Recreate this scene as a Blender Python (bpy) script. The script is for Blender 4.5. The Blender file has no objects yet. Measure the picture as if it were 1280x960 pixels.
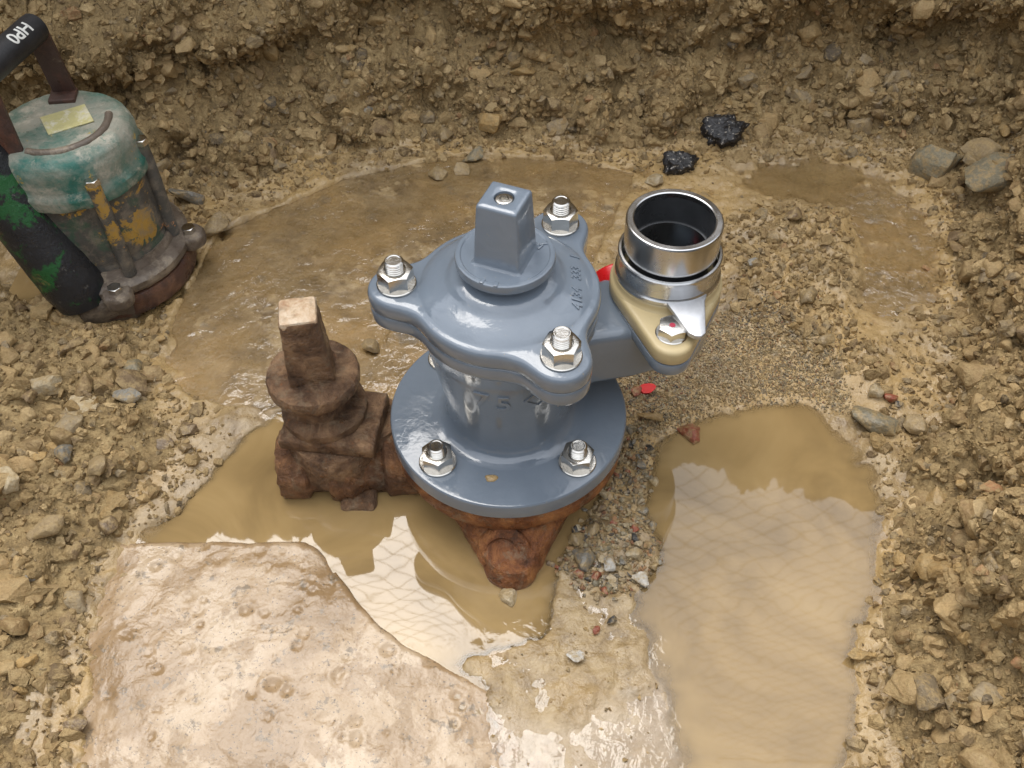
import bpy, bmesh, math, random
import numpy as np
from mathutils import Vector, Matrix, Euler
from mathutils.geometry import delaunay_2d_cdt

# ------------------------------------------------------------------ scene, camera, sky, light
scene = bpy.context.scene
col = scene.collection
random.seed(7)
rng = np.random.default_rng(7)
MM = 0.001

FPX = 1213.0
CAM = np.array([14.6, -549.3, 670.3])
PITCH, YAW, ROLL = 0.859, -0.0200, -0.0148
_cy, _sy, _cp, _sp = math.cos(YAW), math.sin(YAW), math.cos(PITCH), math.sin(PITCH)
FW = np.array([_sy*_cp, _cy*_cp, -_sp]); RT = np.array([_cy, -_sy, 0.0]); UP = np.cross(RT, FW)
R2 = RT*math.cos(ROLL)+UP*math.sin(ROLL); U2 = -RT*math.sin(ROLL)+UP*math.cos(ROLL)
cd = bpy.data.cameras.new('camera')
cd.sensor_fit = 'HORIZONTAL'; cd.sensor_width = 36.0; cd.lens = 36.0*FPX/1280.0
cd.clip_start = 0.02; cd.clip_end = 500.0
cam = bpy.data.objects.new('camera', cd); col.objects.link(cam)
m = Matrix.Identity(4)
for i in range(3):
    m[i][0], m[i][1], m[i][2], m[i][3] = R2[i], U2[i], -FW[i], CAM[i]*MM
cam.matrix_world = m
scene.camera = cam

SUN_EL, SUN_AZ = 66.0, 328.0          # degrees; azimuth of the sun seen from above, clockwise from +Y
w = bpy.data.worlds.new('World'); scene.world = w; w.use_nodes = True
nt = w.node_tree; nt.nodes.clear()
out = nt.nodes.new('ShaderNodeOutputWorld'); bg = nt.nodes.new('ShaderNodeBackground')
sky = nt.nodes.new('ShaderNodeTexSky'); sky.sky_type = 'NISHITA'; sky.sun_disc = False
sky.sun_elevation = math.radians(SUN_EL); sky.sun_rotation = math.radians(SUN_AZ)
sky.dust_density = 3.0
tc = nt.nodes.new('ShaderNodeTexCoord')
sep = nt.nodes.new('ShaderNodeSeparateXYZ'); nt.links.new(tc.outputs['Generated'], sep.inputs[0])
cl = nt.nodes.new('ShaderNodeMapRange'); cl.inputs[1].default_value = 0; cl.inputs[2].default_value = 1
cl.inputs[3].default_value = 3.8; cl.inputs[4].default_value = 12.0       # overcast: zenith brighter than the horizon
nt.links.new(sep.outputs['Z'], cl.inputs[0])
cn = nt.nodes.new('ShaderNodeTexNoise'); cn.inputs['Scale'].default_value = 2.2; cn.inputs['Detail'].default_value = 6
nt.links.new(tc.outputs['Generated'], cn.inputs['Vector'])
cr = nt.nodes.new('ShaderNodeMapRange'); cr.inputs[1].default_value = .3; cr.inputs[2].default_value = .7
cr.inputs[3].default_value = .72; cr.inputs[4].default_value = 1.2
nt.links.new(cn.outputs['Fac'], cr.inputs[0])
mu = nt.nodes.new('ShaderNodeMath'); mu.operation = 'MULTIPLY'
nt.links.new(cl.outputs[0], mu.inputs[0]); nt.links.new(cr.outputs[0], mu.inputs[1])
cc = nt.nodes.new('ShaderNodeVectorMath'); cc.operation = 'SCALE'; cc.inputs[0].default_value = (0.96, 0.99, 1.04)
nt.links.new(mu.outputs[0], cc.inputs['Scale'])
mx = nt.nodes.new('ShaderNodeMix'); mx.data_type = 'RGBA'; mx.inputs['Factor'].default_value = .86
nt.links.new(sky.outputs[0], mx.inputs[6]); nt.links.new(cc.outputs[0], mx.inputs[7])
nt.links.new(mx.outputs[2], bg.inputs[0]); bg.inputs[1].default_value = 0.14
nt.links.new(bg.outputs[0], out.inputs[0])

sd = bpy.data.lights.new('sun', 'SUN'); sd.energy = 1.35; sd.angle = math.radians(36); sd.color = (1.0, .95, .88)
sun = bpy.data.objects.new('sun', sd); col.objects.link(sun)
a, e = math.radians(SUN_AZ), math.radians(SUN_EL)
sdir = Vector((math.sin(a)*math.cos(e), math.cos(a)*math.cos(e), math.sin(e)))
sun.rotation_euler = sdir.to_track_quat('Z', 'Y').to_euler(); sun.location = (0, 0, 5)

vs = scene.view_settings
vs.view_transform = 'Standard'; vs.look = 'None'; vs.gamma = 1.0; vs.use_curve_mapping = False; vs.exposure = 0.55
scene.render.resolution_x = 1024; scene.render.resolution_y = 768

# ------------------------------------------------------------------ helpers
def U(px, py, z):
    d = FW*FPX+R2*(px-640)+U2*(480-py); t = (z-CAM[2])/d[2]
    return CAM+d*t

def tag(o, label=None, cat=None, group=None, kind=None):
    if label: o['label'] = label
    if cat: o['category'] = cat
    if group: o['group'] = group
    if kind: o['kind'] = kind
    return o

def thing(name, loc, label, cat, group=None):
    o = bpy.data.objects.new(name, None); col.objects.link(o)
    o.location = Vector(loc)*MM; o.empty_display_size = .02
    return tag(o, label, cat, group)

def link(name, me, mat=None, parent=None):
    """mesh given in world millimetre-metres; a parented part keeps its world place"""
    o = bpy.data.objects.new(name, me); col.objects.link(o)
    if mat is not None and not me.materials: me.materials.append(mat)
    if parent is not None:
        o.parent = parent
        if parent.type == 'EMPTY': o.matrix_parent_inverse = parent.matrix_basis.inverted()   # mesh parts are built in world place
    return o

def finish(me, ang=35):
    me.validate()
    for p in me.polygons: p.use_smooth = True
    if ang is not None: me.set_sharp_from_angle(angle=math.radians(ang))
    return me

def mesh_py(name, V, F, ang=35, fixn=True):
    me = bpy.data.meshes.new(name)
    me.from_pydata([tuple(float(c)*MM for c in v) for v in V], [], F)
    if fixn:
        bm = bmesh.new(); bm.from_mesh(me); bmesh.ops.remove_doubles(bm, verts=bm.verts, dist=1e-6)
        bmesh.ops.recalc_face_normals(bm, faces=bm.faces); bm.to_mesh(me); bm.free()
    return finish(me, ang)

def mesh_np(name, V, F, smooth=True):
    """V (n,3) in mm, F (m,k) quads or triangles, fast"""
    me = bpy.data.meshes.new(name); k = F.shape[1]
    me.vertices.add(len(V)); me.vertices.foreach_set('co', (np.asarray(V)*MM).astype(np.float32).ravel())
    me.loops.add(F.size); me.loops.foreach_set('vertex_index', F.astype(np.int32).ravel())
    me.polygons.add(len(F)); me.polygons.foreach_set('loop_start', np.arange(0, F.size, k, dtype=np.int32))
    me.polygons.foreach_set('use_smooth', np.full(len(F), smooth))
    me.update(calc_edges=True)
    return me

def attr(me, name, data, kind='FLOAT'):
    at = me.attributes.new(name, kind, 'POINT')
    at.data.foreach_set('value' if kind == 'FLOAT' else 'color', np.asarray(data, np.float32).ravel())

def rings(name, R, closed=True, cap0=True, cap1=True, ang=35):
    """loft through rings of equal point count"""
    n = len(R[0]); V = [p for r in R for p in r]; F = []
    for i in range(len(R)-1):
        for j in range(n):
            k = (j+1) % n
            F.append((i*n+j, i*n+k, (i+1)*n+k, (i+1)*n+j))
    if cap0: F.append(tuple(reversed(range(n))))
    if cap1: F.append(tuple(range((len(R)-1)*n, len(R)*n)))
    return mesh_py(name, V, F, ang)

def circ(x, y, z, r, n=64, ph=0.0):
    return [(x+r*math.cos(ph+2*math.pi*i/n), y+r*math.sin(ph+2*math.pi*i/n), z) for i in range(n)]

def lathe(name, prof, c=(0, 0), n=72, cap0=True, cap1=True, ang=30):
    return rings(name, [circ(c[0], c[1], z, max(r, .01), n) for r, z in prof], True, cap0, cap1, ang)

def xform(me, M):
    me.transform(M); return me

def axis_lathe(name, prof, p0, p1, n=40, ang=30, jitter=0):
    """lathe along p0->p1 (mm); profile (radius, distance)"""
    p0 = Vector(p0); p1 = Vector(p1); q = (p1-p0).to_track_quat('Z', 'Y')
    R = []
    for r, t in prof:
        ring = []
        for i in range(n):
            an = 2*math.pi*i/n
            v = q @ Vector((r*math.cos(an), r*math.sin(an), t))+p0
            ring.append(tuple(v))
        R.append(ring)
    return rings(name, R, ang=ang)

def rbox(name, sx, sy, sz, bev, loc=(0, 0, 0), rot=(0, 0, 0), seg=3, taper=1.0):
    bm = bmesh.new(); bmesh.ops.create_cube(bm, size=1)
    for v in bm.verts:
        k = taper if v.co.z > 0 else 1.0
        v.co = Vector((v.co.x*sx*k, v.co.y*sy*k, v.co.z*sz))
    if bev: bmesh.ops.bevel(bm, geom=bm.edges[:], offset=bev, segments=seg, profile=.5, affect='EDGES')
    M = Matrix.Translation(Vector(loc)) @ Euler(rot).to_matrix().to_4x4()
    bm.transform(Matrix.Scale(MM, 4) @ M)
    me = bpy.data.meshes.new(name); bm.to_mesh(me); bm.free()
    return finish(me, 40)

def tube(name, pts, r, n=14, ang=40):
    pts = [Vector(p) for p in pts]; R = []
    up = Vector((0, 0, 1))
    for i, p in enumerate(pts):
        d = (pts[min(i+1, len(pts)-1)]-pts[max(i-1, 0)]).normalized()
        u = d.cross(up)
        if u.length < .05: u = d.cross(Vector((0, 1, 0)))
        u.normalize(); v = d.cross(u)
        rr = r[i] if isinstance(r, (list, tuple)) else r
        R.append([tuple(p+u*rr*math.cos(2*math.pi*k/n)+v*rr*math.sin(2*math.pi*k/n)) for k in range(n)])
    return rings(name, R, ang=ang)

# ---- noise on arrays
_PERM = rng.permutation(256); _PERM = np.concatenate([_PERM, _PERM, _PERM])
_G = rng.normal(size=(256, 3)); _G /= np.linalg.norm(_G, axis=1)[:, None]
_J = rng.random((256, 3))
def perlin(P, s=1.0, seed=0):
    P = np.asarray(P, float)/s+seed*17.31
    i = np.floor(P).astype(int); f = P-i; u = f*f*f*(f*(f*6-15)+10); i &= 255
    res = np.zeros(len(P))
    for dx in (0, 1):
        for dy in (0, 1):
            for dz in (0, 1):
                h = _PERM[_PERM[_PERM[(i[:, 0]+dx) & 255]+((i[:, 1]+dy) & 255)]+((i[:, 2]+dz) & 255)]
                g = _G[h]
                d = (g[:, 0]*(f[:, 0]-dx)+g[:, 1]*(f[:, 1]-dy)+g[:, 2]*(f[:, 2]-dz))
                wt = (u[:, 0] if dx else 1-u[:, 0])*(u[:, 1] if dy else 1-u[:, 1])*(u[:, 2] if dz else 1-u[:, 2])
                res += d*wt
    return res*1.5
def fbm(P, s, octv=4, seed=0):
    r = np.zeros(len(P)); a_ = 1.0
    for k in range(octv):
        r += a_*perlin(P, s, seed+k); s *= .5; a_ *= .5
    return r
def worley(P, s, seed=0):
    P = np.asarray(P, float)/s+seed*7.77
    i = np.floor(P).astype(int); f = P-i; best = np.full(len(P), 9.0)
    for dx in (-1, 0, 1):
        for dy in (-1, 0, 1):
            for dz in (-1, 0, 1):
                h = _PERM[_PERM[_PERM[(i[:, 0]+dx) & 255]+((i[:, 1]+dy) & 255)]+((i[:, 2]+dz) & 255)]
                g = _J[h]
                best = np.minimum(best, (dx+g[:, 0]-f[:, 0])**2+(dy+g[:, 1]-f[:, 1])**2+(dz+g[:, 2]-f[:, 2])**2)
    return np.sqrt(best)
def sstep(a_, b, x):
    t = np.clip((x-a_)/(b-a_), 0, 1); return t*t*(3-2*t)
def poly_sd(X, Y, poly):
    """signed distance to polygon, negative inside"""
    d = np.full(X.shape, 1e9); inside = np.zeros(X.shape, bool); n = len(poly)
    for i in range(n):
        ax, ay = poly[i]; bx, by = poly[(i+1) % n]
        ex, ey = bx-ax, by-ay
        t = np.clip(((X-ax)*ex+(Y-ay)*ey)/(ex*ex+ey*ey+1e-9), 0, 1)
        d = np.minimum(d, np.hypot(X-ax-ex*t, Y-ay-ey*t))
        c = (ay > Y) != (by > Y)
        xi = ax+(Y-ay)*ex/(ey if abs(ey) > 1e-9 else 1e-9)
        inside ^= (c & (X < xi))
    return np.where(inside, -d, d)

# ------------------------------------------------------------------ materials
class NT:
    def __init__(s, name):
        s.m = bpy.data.materials.new(name); s.m.use_nodes = True; s.t = s.m.node_tree; s.t.nodes.clear()
        s.out = s.n('OutputMaterial')
    def n(s, kind, **kw):
        nd = s.t.nodes.new('ShaderNode'+kind)
        for k, v in kw.items(): setattr(nd, k, v)
        return nd
    def l(s, a_, b): s.t.links.new(a_, b)
    def set(s, sock, v):
        if hasattr(v, 'is_output') or isinstance(v, bpy.types.NodeSocket): s.l(v, sock)
        else:
            if isinstance(v, tuple) and len(v) == 3 and len(sock.default_value) == 4: v = (*v, 1)
            sock.default_value = v
    def pos(s):
        g = s.n('NewGeometry'); return g.outputs['Position']
    def obj(s):
        return s.n('TexCoord').outputs['Object']
    def noise(s, scale, detail=5, rough=.55, dist=0, vec=None):
        nd = s.n('TexNoise'); nd.inputs['Scale'].default_value = scale; nd.inputs['Detail'].default_value = detail
        nd.inputs['Roughness'].default_value = rough; nd.inputs['Distortion'].default_value = dist
        s.l(vec if vec is not None else s.pos(), nd.inputs['Vector']); return nd.outputs['Fac']
    def voro(s, scale, feat='F1', vec=None, out='Distance'):
        nd = s.n('TexVoronoi', feature=feat); nd.inputs['Scale'].default_value = scale
        s.l(vec if vec is not None else s.pos(), nd.inputs['Vector']); return nd.outputs[out]
    def ramp(s, fac, stops, interp='LINEAR'):
        nd = s.n('ValToRGB'); cr_ = nd.color_ramp; cr_.interpolation = interp
        while len(cr_.elements) < len(stops): cr_.elements.new(.5)
        for e_, (p, c) in zip(cr_.elements, stops):
            e_.position = p; e_.color = (*c, 1) if len(c) == 3 else c
        s.l(fac, nd.inputs[0]); return nd.outputs[0]
    def mix(s, f, a_, b, mode='MIX'):
        nd = s.n('Mix', data_type='RGBA', blend_type=mode)
        s.set(nd.inputs[0], f); s.set(nd.inputs[6], a_); s.set(nd.inputs[7], b); return nd.outputs[2]
    def math(s, op, a_, b=None, c=None, clamp=False):
        nd = s.n('Math', operation=op); nd.use_clamp = clamp
        s.set(nd.inputs[0], a_)
        if b is not None: s.set(nd.inputs[1], b)
        if c is not None: s.set(nd.inputs[2], c)
        return nd.outputs[0]
    def rng(s, f, a_, b, c, d):
        nd = s.n('MapRange'); s.l(f, nd.inputs[0])
        for i_, v in enumerate((a_, b, c, d)): nd.inputs[i_+1].default_value = v
        return nd.outputs[0]
    def bump(s, h, dist, strength=1.0, prev=None):
        nd = s.n('Bump'); nd.inputs['Strength'].default_value = strength; nd.inputs['Distance'].default_value = dist
        s.l(h, nd.inputs['Height'])
        if prev is not None: s.l(prev, nd.inputs['Normal'])
        return nd.outputs['Normal']
    def attr(s, name):
        return s.n('Attribute', attribute_name=name)
    def bsdf(s, color, rough=.5, metal=0.0, normal=None, spec=.5, coat=0.0, coatr=.05):
        b = s.n('BsdfPrincipled')
        s.set(b.inputs['Base Color'], color); s.set(b.inputs['Roughness'], rough); s.set(b.inputs['Metallic'], metal)
        s.set(b.inputs['Specular IOR Level'], spec); s.set(b.inputs['Coat Weight'], coat); b.inputs['Coat Roughness'].default_value = coatr
        if normal is not None:
            s.l(normal, b.inputs['Normal'])
        return b.outputs[0]
    def done(s, sh):
        s.l(sh, s.out.inputs['Surface']); return s.m

def mat_soil(name, tone_attr=False, obj_color=False, wet=0.0):
    t = NT(name)
    P = t.pos()
    big = t.noise(9, 2, .6); mid = t.noise(55, 5, .68); fine = t.noise(420, 3, .7)
    if obj_color:
        oi = t.n('ObjectInfo'); base = oi.outputs['Color']
    elif tone_attr:
        base = t.attr('tone').outputs['Color']
    else:
        base = t.ramp(mid, [(.32, (.088, .057, .027)), (.5, (.30, .207, .093)), (.68, (.52, .385, .195))])
    if not (obj_color):
        base = t.mix(t.rng(big, .35, .65, 0, .45), base, (.35, .248, .115))
    # dust and mud film on the stones
    mud = t.rng(t.noise(120, 3, .7), .44, .6, 0, .8 if obj_color or tone_attr else .2)
    base = t.mix(mud, base, (.41, .292, .138))
    base = t.mix(t.rng(fine, .3, .75, .0, .6), base, t.mix(1.0, base, (.45, .42, .38), 'MULTIPLY'))
    hgt = t.math('ADD', t.math('MULTIPLY', fine, .5), t.math('MULTIPLY', t.noise(160, 3, .65), 1.0))
    nrm = t.bump(hgt, .0035 if not obj_color else .0022, .9)
    rough = t.rng(mid, .35, .7, .72-.45*wet, .95-.35*wet)
    return t.done(t.bsdf(base, rough, 0, nrm, .35+.25*wet))

def mat_mud():
    """wet floor mud"""
    t = NT('wet_mud')
    big = t.noise(7, 2, .6); mid = t.noise(40, 5, .65, .4); fine = t.noise(300, 3, .65)
    base = t.ramp(mid, [(.3, (.18, .12, .058)), (.5, (.32, .225, .112)), (.72, (.45, .335, .185))])
    base = t.mix(t.rng(big, .40, .58, 0, .75), base, (.45, .30, .125))
    base = t.mix(t.rng(t.noise(22, 5, .6), .6, .72, 0, .6), base, (.16, .145, .125))
    pale = t.math('MULTIPLY', t.attr('pale').outputs['Fac'], t.rng(t.noise(30, 5, .65, .8), .34, .5, .15, 1))
    base = t.mix(pale, base, t.ramp(t.noise(24, 5, .6), [(.3, (.33, .24, .145)), (.65, (.46, .36, .24))]))
    hgt = t.math('ADD', t.math('MULTIPLY', fine, .35), t.noise(110, 5, .6))
    nrm = t.bump(hgt, .0032, .8)
    rough = t.rng(t.noise(60, 4), .35, .65, .12, .5)
    return t.done(t.bsdf(base, rough, 0, nrm, .6))

def mat_slurry():
    """pale mud slurry lying on the concrete slab"""
    t = NT('mud_slurry')
    big = t.noise(11, 5, .6, .6); mid = t.noise(30, 5, .6, .5); fine = t.noise(260, 5, .6)
    base = t.ramp(big, [(.36, (.26, .168, .085)), (.5, (.38, .265, .155)), (.64, (.46, .345, .225))])
    base = t.mix(t.rng(mid, .50, .56, 0, .8), base, (.27, .172, .082))
    base = t.mix(t.rng(t.noise(75, 5, .7, .3), .58, .64, 0, .8), base, (.17, .13, .085))
    base = t.mix(t.rng(t.noise(420, 2, .6), .64, .70, 0, .8), base, (.09, .075, .06))
    nrm = t.bump(t.math('ADD', t.noise(48, 3, .5, .4), t.math('MULTIPLY', fine, .22)), .0034, .6)
    rough = t.rng(t.noise(26, 5, .6), .38, .62, .06, .3)
    return t.done(t.bsdf(base, rough, 0, nrm, .5))

def mat_water():
    t = NT('muddy_water')
    dep = t.attr('depth').outputs['Fac']; rip = t.attr('ripple').outputs['Fac']
    turb = t.math('SUBTRACT', 1.0, t.math('POWER', 2.718, t.math('MULTIPLY', dep, -1/5.5)), clamp=True)
    turb = t.math('MULTIPLY', turb, .97)
    n1 = t.noise(9, 4, .55, .8)
    mudc = t.ramp(n1, [(.3, (.21, .138, .058)), (.52, (.32, .215, .092)), (.75, (.42, .29, .13))])
    dif = t.n('BsdfDiffuse'); t.l(mudc, dif.inputs[0])
    tr = t.n('BsdfTransparent')
    m1 = t.n('MixShader'); t.l(turb, m1.inputs[0]); t.l(tr.outputs[0], m1.inputs[1]); t.l(dif.outputs[0], m1.inputs[2])
    h = t.math('ADD', t.math('MULTIPLY', t.noise(38, 3, .5, 1.0), 1.0), t.math('MULTIPLY', t.noise(120, 3, .5, .6), .5))
    h = t.math('MULTIPLY', h, t.math('MULTIPLY', rip, t.rng(t.noise(11, 3, .6), .36, .56, .15, 1.15)))
    calm = t.math('MULTIPLY', t.noise(14, 2, .4), .10)
    nrm = t.bump(t.math('ADD', h, calm), .004, 1.0)
    gl = t.n('BsdfGlossy'); gl.inputs['Roughness'].default_value = .025; gl.inputs[0].default_value = (1, 1, 1, 1)
    t.l(nrm, gl.inputs['Normal'])
    fr = t.n('Fresnel'); fr.inputs['IOR'].default_value = 1.62; t.l(nrm, fr.inputs['Normal'])
    m2 = t.n('MixShader'); t.l(fr.outputs[0], m2.inputs[0]); t.l(m1.outputs[0], m2.inputs[1]); t.l(gl.outputs[0], m2.inputs[2])
    return t.done(m2.outputs[0])

def mat_grey():
    t = NT('grey_enamel')
    n1 = t.noise(18, 4, .5)
    base = t.ramp(n1, [(.3, (.145, .175, .213)), (.7, (.166, .199, .240))])
    spots = t.rng(t.noise(330, 2, .5), .74, .77, 0, .55)
    base = t.mix(spots, base, (.34, .27, .17))
    dull = t.rng(t.noise(30, 5, .65), .45, .7, 0, 1)
    rough = t.rng(dull, 0, 1, .10, .27)
    ripple = t.math('ADD', t.noise(48, 3, .5, .5), t.math('MULTIPLY', t.noise(170, 3, .5, .4), .30))
    nrm = t.bump(ripple, .0012, .55)
    return t.done(t.bsdf(base, rough, 0, nrm, .55, .6, .04))

def mat_plain(name, c, rough=.5, metal=0.0, var=.15, scale=60, bump=.0004, spec=.5):
    t = NT(name)
    n1 = t.noise(scale, 5, .6)
    base = t.mix(t.rng(n1, .3, .7, 0, 1), tuple(x*(1-var) for x in c), tuple(min(1, x*(1+var)) for x in c))
    nrm = t.bump(t.noise(scale*6, 4, .6), bump, .6)
    r = t.rng(t.noise(scale*.7, 4), .3, .7, max(.03, rough*.75), min(1, rough*1.25))
    return t.done(t.bsdf(base, r, metal, nrm, spec))

def mat_brushed(name, c, rough):
    """turned steel: fine rings round the vertical axis"""
    t = NT(name)
    mp = t.n('Mapping'); mp.inputs['Scale'].default_value = (25, 25, 2600); t.l(t.pos(), mp.inputs['Vector'])
    n1 = t.noise(1.0, 2, .5, vec=mp.outputs[0])
    base = t.mix(t.rng(n1, .3, .7, 0, 1), tuple(x*.9 for x in c), c)
    r = t.rng(t.noise(35, 4), .3, .7, rough*.8, rough*1.3)
    nrm = t.bump(n1, .0001, .35)
    return t.done(t.bsdf(base, r, 1.0, nrm))

def mat_rust(name, stops, bump=.0035):
    t = NT(name)
    n1 = t.noise(38, 7, .7, .5); n2 = t.noise(190, 6, .7); n3 = t.noise(17, 4, .6)
    base = t.ramp(n1, stops)
    base = t.mix(t.rng(n3, .52, .66, 0, .65), base, (.055, .030, .018))
    base = t.mix(t.rng(n2, .58, .72, 0, .7), base, (.27, .105, .032))
    nrm = t.bump(t.math('ADD', n2, t.math('MULTIPLY', n1, 1.2)), bump, .9)
    base = t.mix(t.rng(t.noise(90, 4, .7), .54, .66, 0, .55), base, (.24, .175, .11))
    rough = t.rng(t.noise(50, 2), .35, .65, .2, .6)
    return t.done(t.bsdf(base, rough, 0, nrm, .4))

def mat_chipped(name, base0, layers, rough=.45):
    t = NT(name)
    c = t.mix(t.rng(t.noise(40, 5, .7), .3, .7, 0, 1), tuple(x*.7 for x in base0), base0)
    for i_, (colr, sc, lo, hi, amt) in enumerate(layers):
        vec = t.n('Mapping'); vec.inputs['Location'].default_value = (i_*3.7+1, i_*1.9, i_*5.1); t.l(t.pos(), vec.inputs['Vector'])
        c = t.mix(t.rng(t.noise(sc, 7, .72, .3, vec.outputs[0]), lo, hi, 0, amt), c, colr)
    nrm = t.bump(t.noise(130, 6, .7), .0016, .8)
    r = t.rng(t.noise(45, 4), .35, .65, rough*.6, rough*1.5)
    return t.done(t.bsdf(c, r, 0, nrm, .5))

M = {}
M['soil'] = mat_soil('dug_soil')
M['rubble'] = mat_soil('rubble', tone_attr=True, wet=.25)
M['stone'] = mat_soil('stone', obj_color=True, wet=.3)
M['wetstone'] = mat_soil('wet_stone', obj_color=True, wet=1.0)
M['mud'] = mat_mud(); M['slurry'] = mat_slurry(); M['water'] = mat_water()
M['grey'] = mat_grey()
M['steel'] = mat_plain('stainless_steel', (.60, .575, .53), .20, 1.0, .1, 90, .0002)
M['turned'] = mat_brushed('turned_steel', (.60, .60, .60), .24)
M['cast'] = mat_plain('cast_aluminium', (.50, .51, .53), .42, .8, .06, 200, .0003)
M['brass'] = mat_plain('dull_brass', (.40, .30, .16), .4, .7, .15, 120, .0004)
M['tan'] = mat_plain('tan_epoxy', (.47, .375, .205), .42, 0, .05, 40, .0002)
M['red'] = mat_plain('red_plastic', (.62, .012, .015), .3, 0, .05, 60, .0002)
M['redpaint'] = mat_plain('red_marker', (.35, .02, .05), .5, 0, .05, 200, .0001)
M['black'] = mat_plain('black_rubber', (.022, .022, .024), .4, 0, .25, 70, .0006)
M['rust'] = mat_rust('orange_rust', [(.32, (.06, .025, .012)), (.48, (.20, .072, .026)), (.66, (.42, .18, .06))])
M['rustdark'] = mat_rust('brown_rust', [(.32, (.05, .028, .017)), (.48, (.175, .098, .054)), (.64, (.36, .22, .12))], .005)
M['rustmix'] = mat_rust('mixed_rust', [(.32, (.05, .026, .016)), (.5, (.17, .08, .038)), (.66, (.34, .17, .075))], .005)
M['rusttop'] = mat_rust('pale_top_rust', [(.34, (.30, .15, .07)), (.48, (.50, .36, .23)), (.66, (.66, .55, .42))], .0015)  # paler rust tone for the top face of the old spindle
M['concrete'] = mat_plain('weathered_concrete', (.60, .58, .56), .8, 0, .15, 10, .002)
M['asphalt'] = mat_plain('asphalt', (.055, .053, .05), .85, 0, .3, 30, .003)
_t = NT('tar_lump')
M['tar'] = _t.done(_t.bsdf(_t.mix(_t.rng(_t.noise(260, 3, .6), .60, .66, 0, 1), (.02, .019, .02), (.42, .38, .32)), .4, 0, _t.bump(_t.noise(220, 3, .6), .003, .9), .6))

# ------------------------------------------------------------------ the pit
ZW = -75.0
PX = lambda pts, z=ZW: [tuple(U(px, py, z)[:2]) for px, py in pts]
zone_hole = PX([(352, 522), (400, 545), (480, 520), (560, 470), (700, 470), (770, 560), (745, 640), (700, 700), (690, 730), (670, 790), (610, 800), (560, 832), (500, 805), (452, 760), (412, 705), (385, 682), (300, 684), (215, 684), (180, 668), (225, 645), (270, 600), (300, 560)])
zone_right = PX([(822, 570), (850, 545), (905, 516), (1000, 508), (1035, 530), (1062, 555), (1085, 590), (1105, 640), (1100, 720), (1060, 800), (1040, 990), (870, 990), (840, 850), (800, 745), (828, 690), (805, 620)])
zone_slabB = PX([(243, 508), (358, 516), (470, 520), (560, 470), (700, 440), (760, 300), (800, 215), (700, 196), (560, 192), (430, 222), (330, 262), (268, 292), (212, 395), (196, 465)])
zone_upright = PX([(905, 222), (960, 205), (1060, 203), (1100, 225), (1075, 245), (960, 250)])
zone_flow = PX([(1040, 235), (1110, 225), (1150, 260), (1180, 300), (1172, 372), (1130, 395), (1060, 385), (1070, 330)])
zone_shallow = PX([(560, 830), (620, 790), (700, 735), (800, 745), (810, 800), (760, 850), (700, 905), (600, 880), (520, 830)])
zone_bottom = PX([(540, 850), (700, 900), (800, 860), (830, 800), (880, 990), (500, 990), (480, 900)])
zone_beach = PX([(770, 480), (850, 420), (950, 380), (1040, 440), (1060, 520), (1000, 500), (900, 508), (820, 545), (790, 520)])
zone_pebble = PX([(770, 540), (800, 525), (820, 570), (805, 640), (825, 700), (800, 742), (740, 745), (690, 715), (720, 660), (760, 600)])
zone_mid = PX([(900, 285), (960, 262), (1050, 270), (1070, 340), (1060, 420), (1120, 440), (1100, 500), (1000, 440), (920, 400), (905, 340)])
zone_pumppool = PX([(215, 300), (238, 320), (222, 372), (190, 400), (120, 402), (60, 385), (-40, 330), (60, 250)])
left_foot = PX([(110, 990), (100, 940), (85, 860), (125, 760), (190, 660), (232, 570), (225, 480), (205, 410)])
left_poly = left_foot+[(-405, 200), (-460, 200), (-540, 215), (-900, 215), (-900, -600), (-330, -600)]
right_foot = PX([(1110, 990), (1095, 720), (1110, 640), (1128, 560), (1162, 460), (1180, 385), (1184, 300), (1170, 230), (1180, 200)])
right_poly = [(320, -600)]+right_foot+[(560, 560), (1400, 560), (1400, -600)]
back_foot = [(-1400, 345), (-700, 330), (-520, 345), (-395, 360), (-332, 398), (-225, 462), (-84, 486), (40, 478), (121, 470), (223, 476), (369, 490), (466, 470), (560, 430), (800, 420), (1400, 420)]
back_poly = back_foot+[(1400, 1600), (-1400, 1600)]
slab_edge = [(150, 676), (250, 675), (380, 676), (396, 684), (414, 706), (450, 756), (476, 782), (502, 803), (528, 817), (560, 833)]
slabA = PX([(20, 990), (40, 900), (60, 800), (85, 720), (110, 680)]+slab_edge+[(640, 868), (690, 900), (690, 990)], -70)

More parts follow.
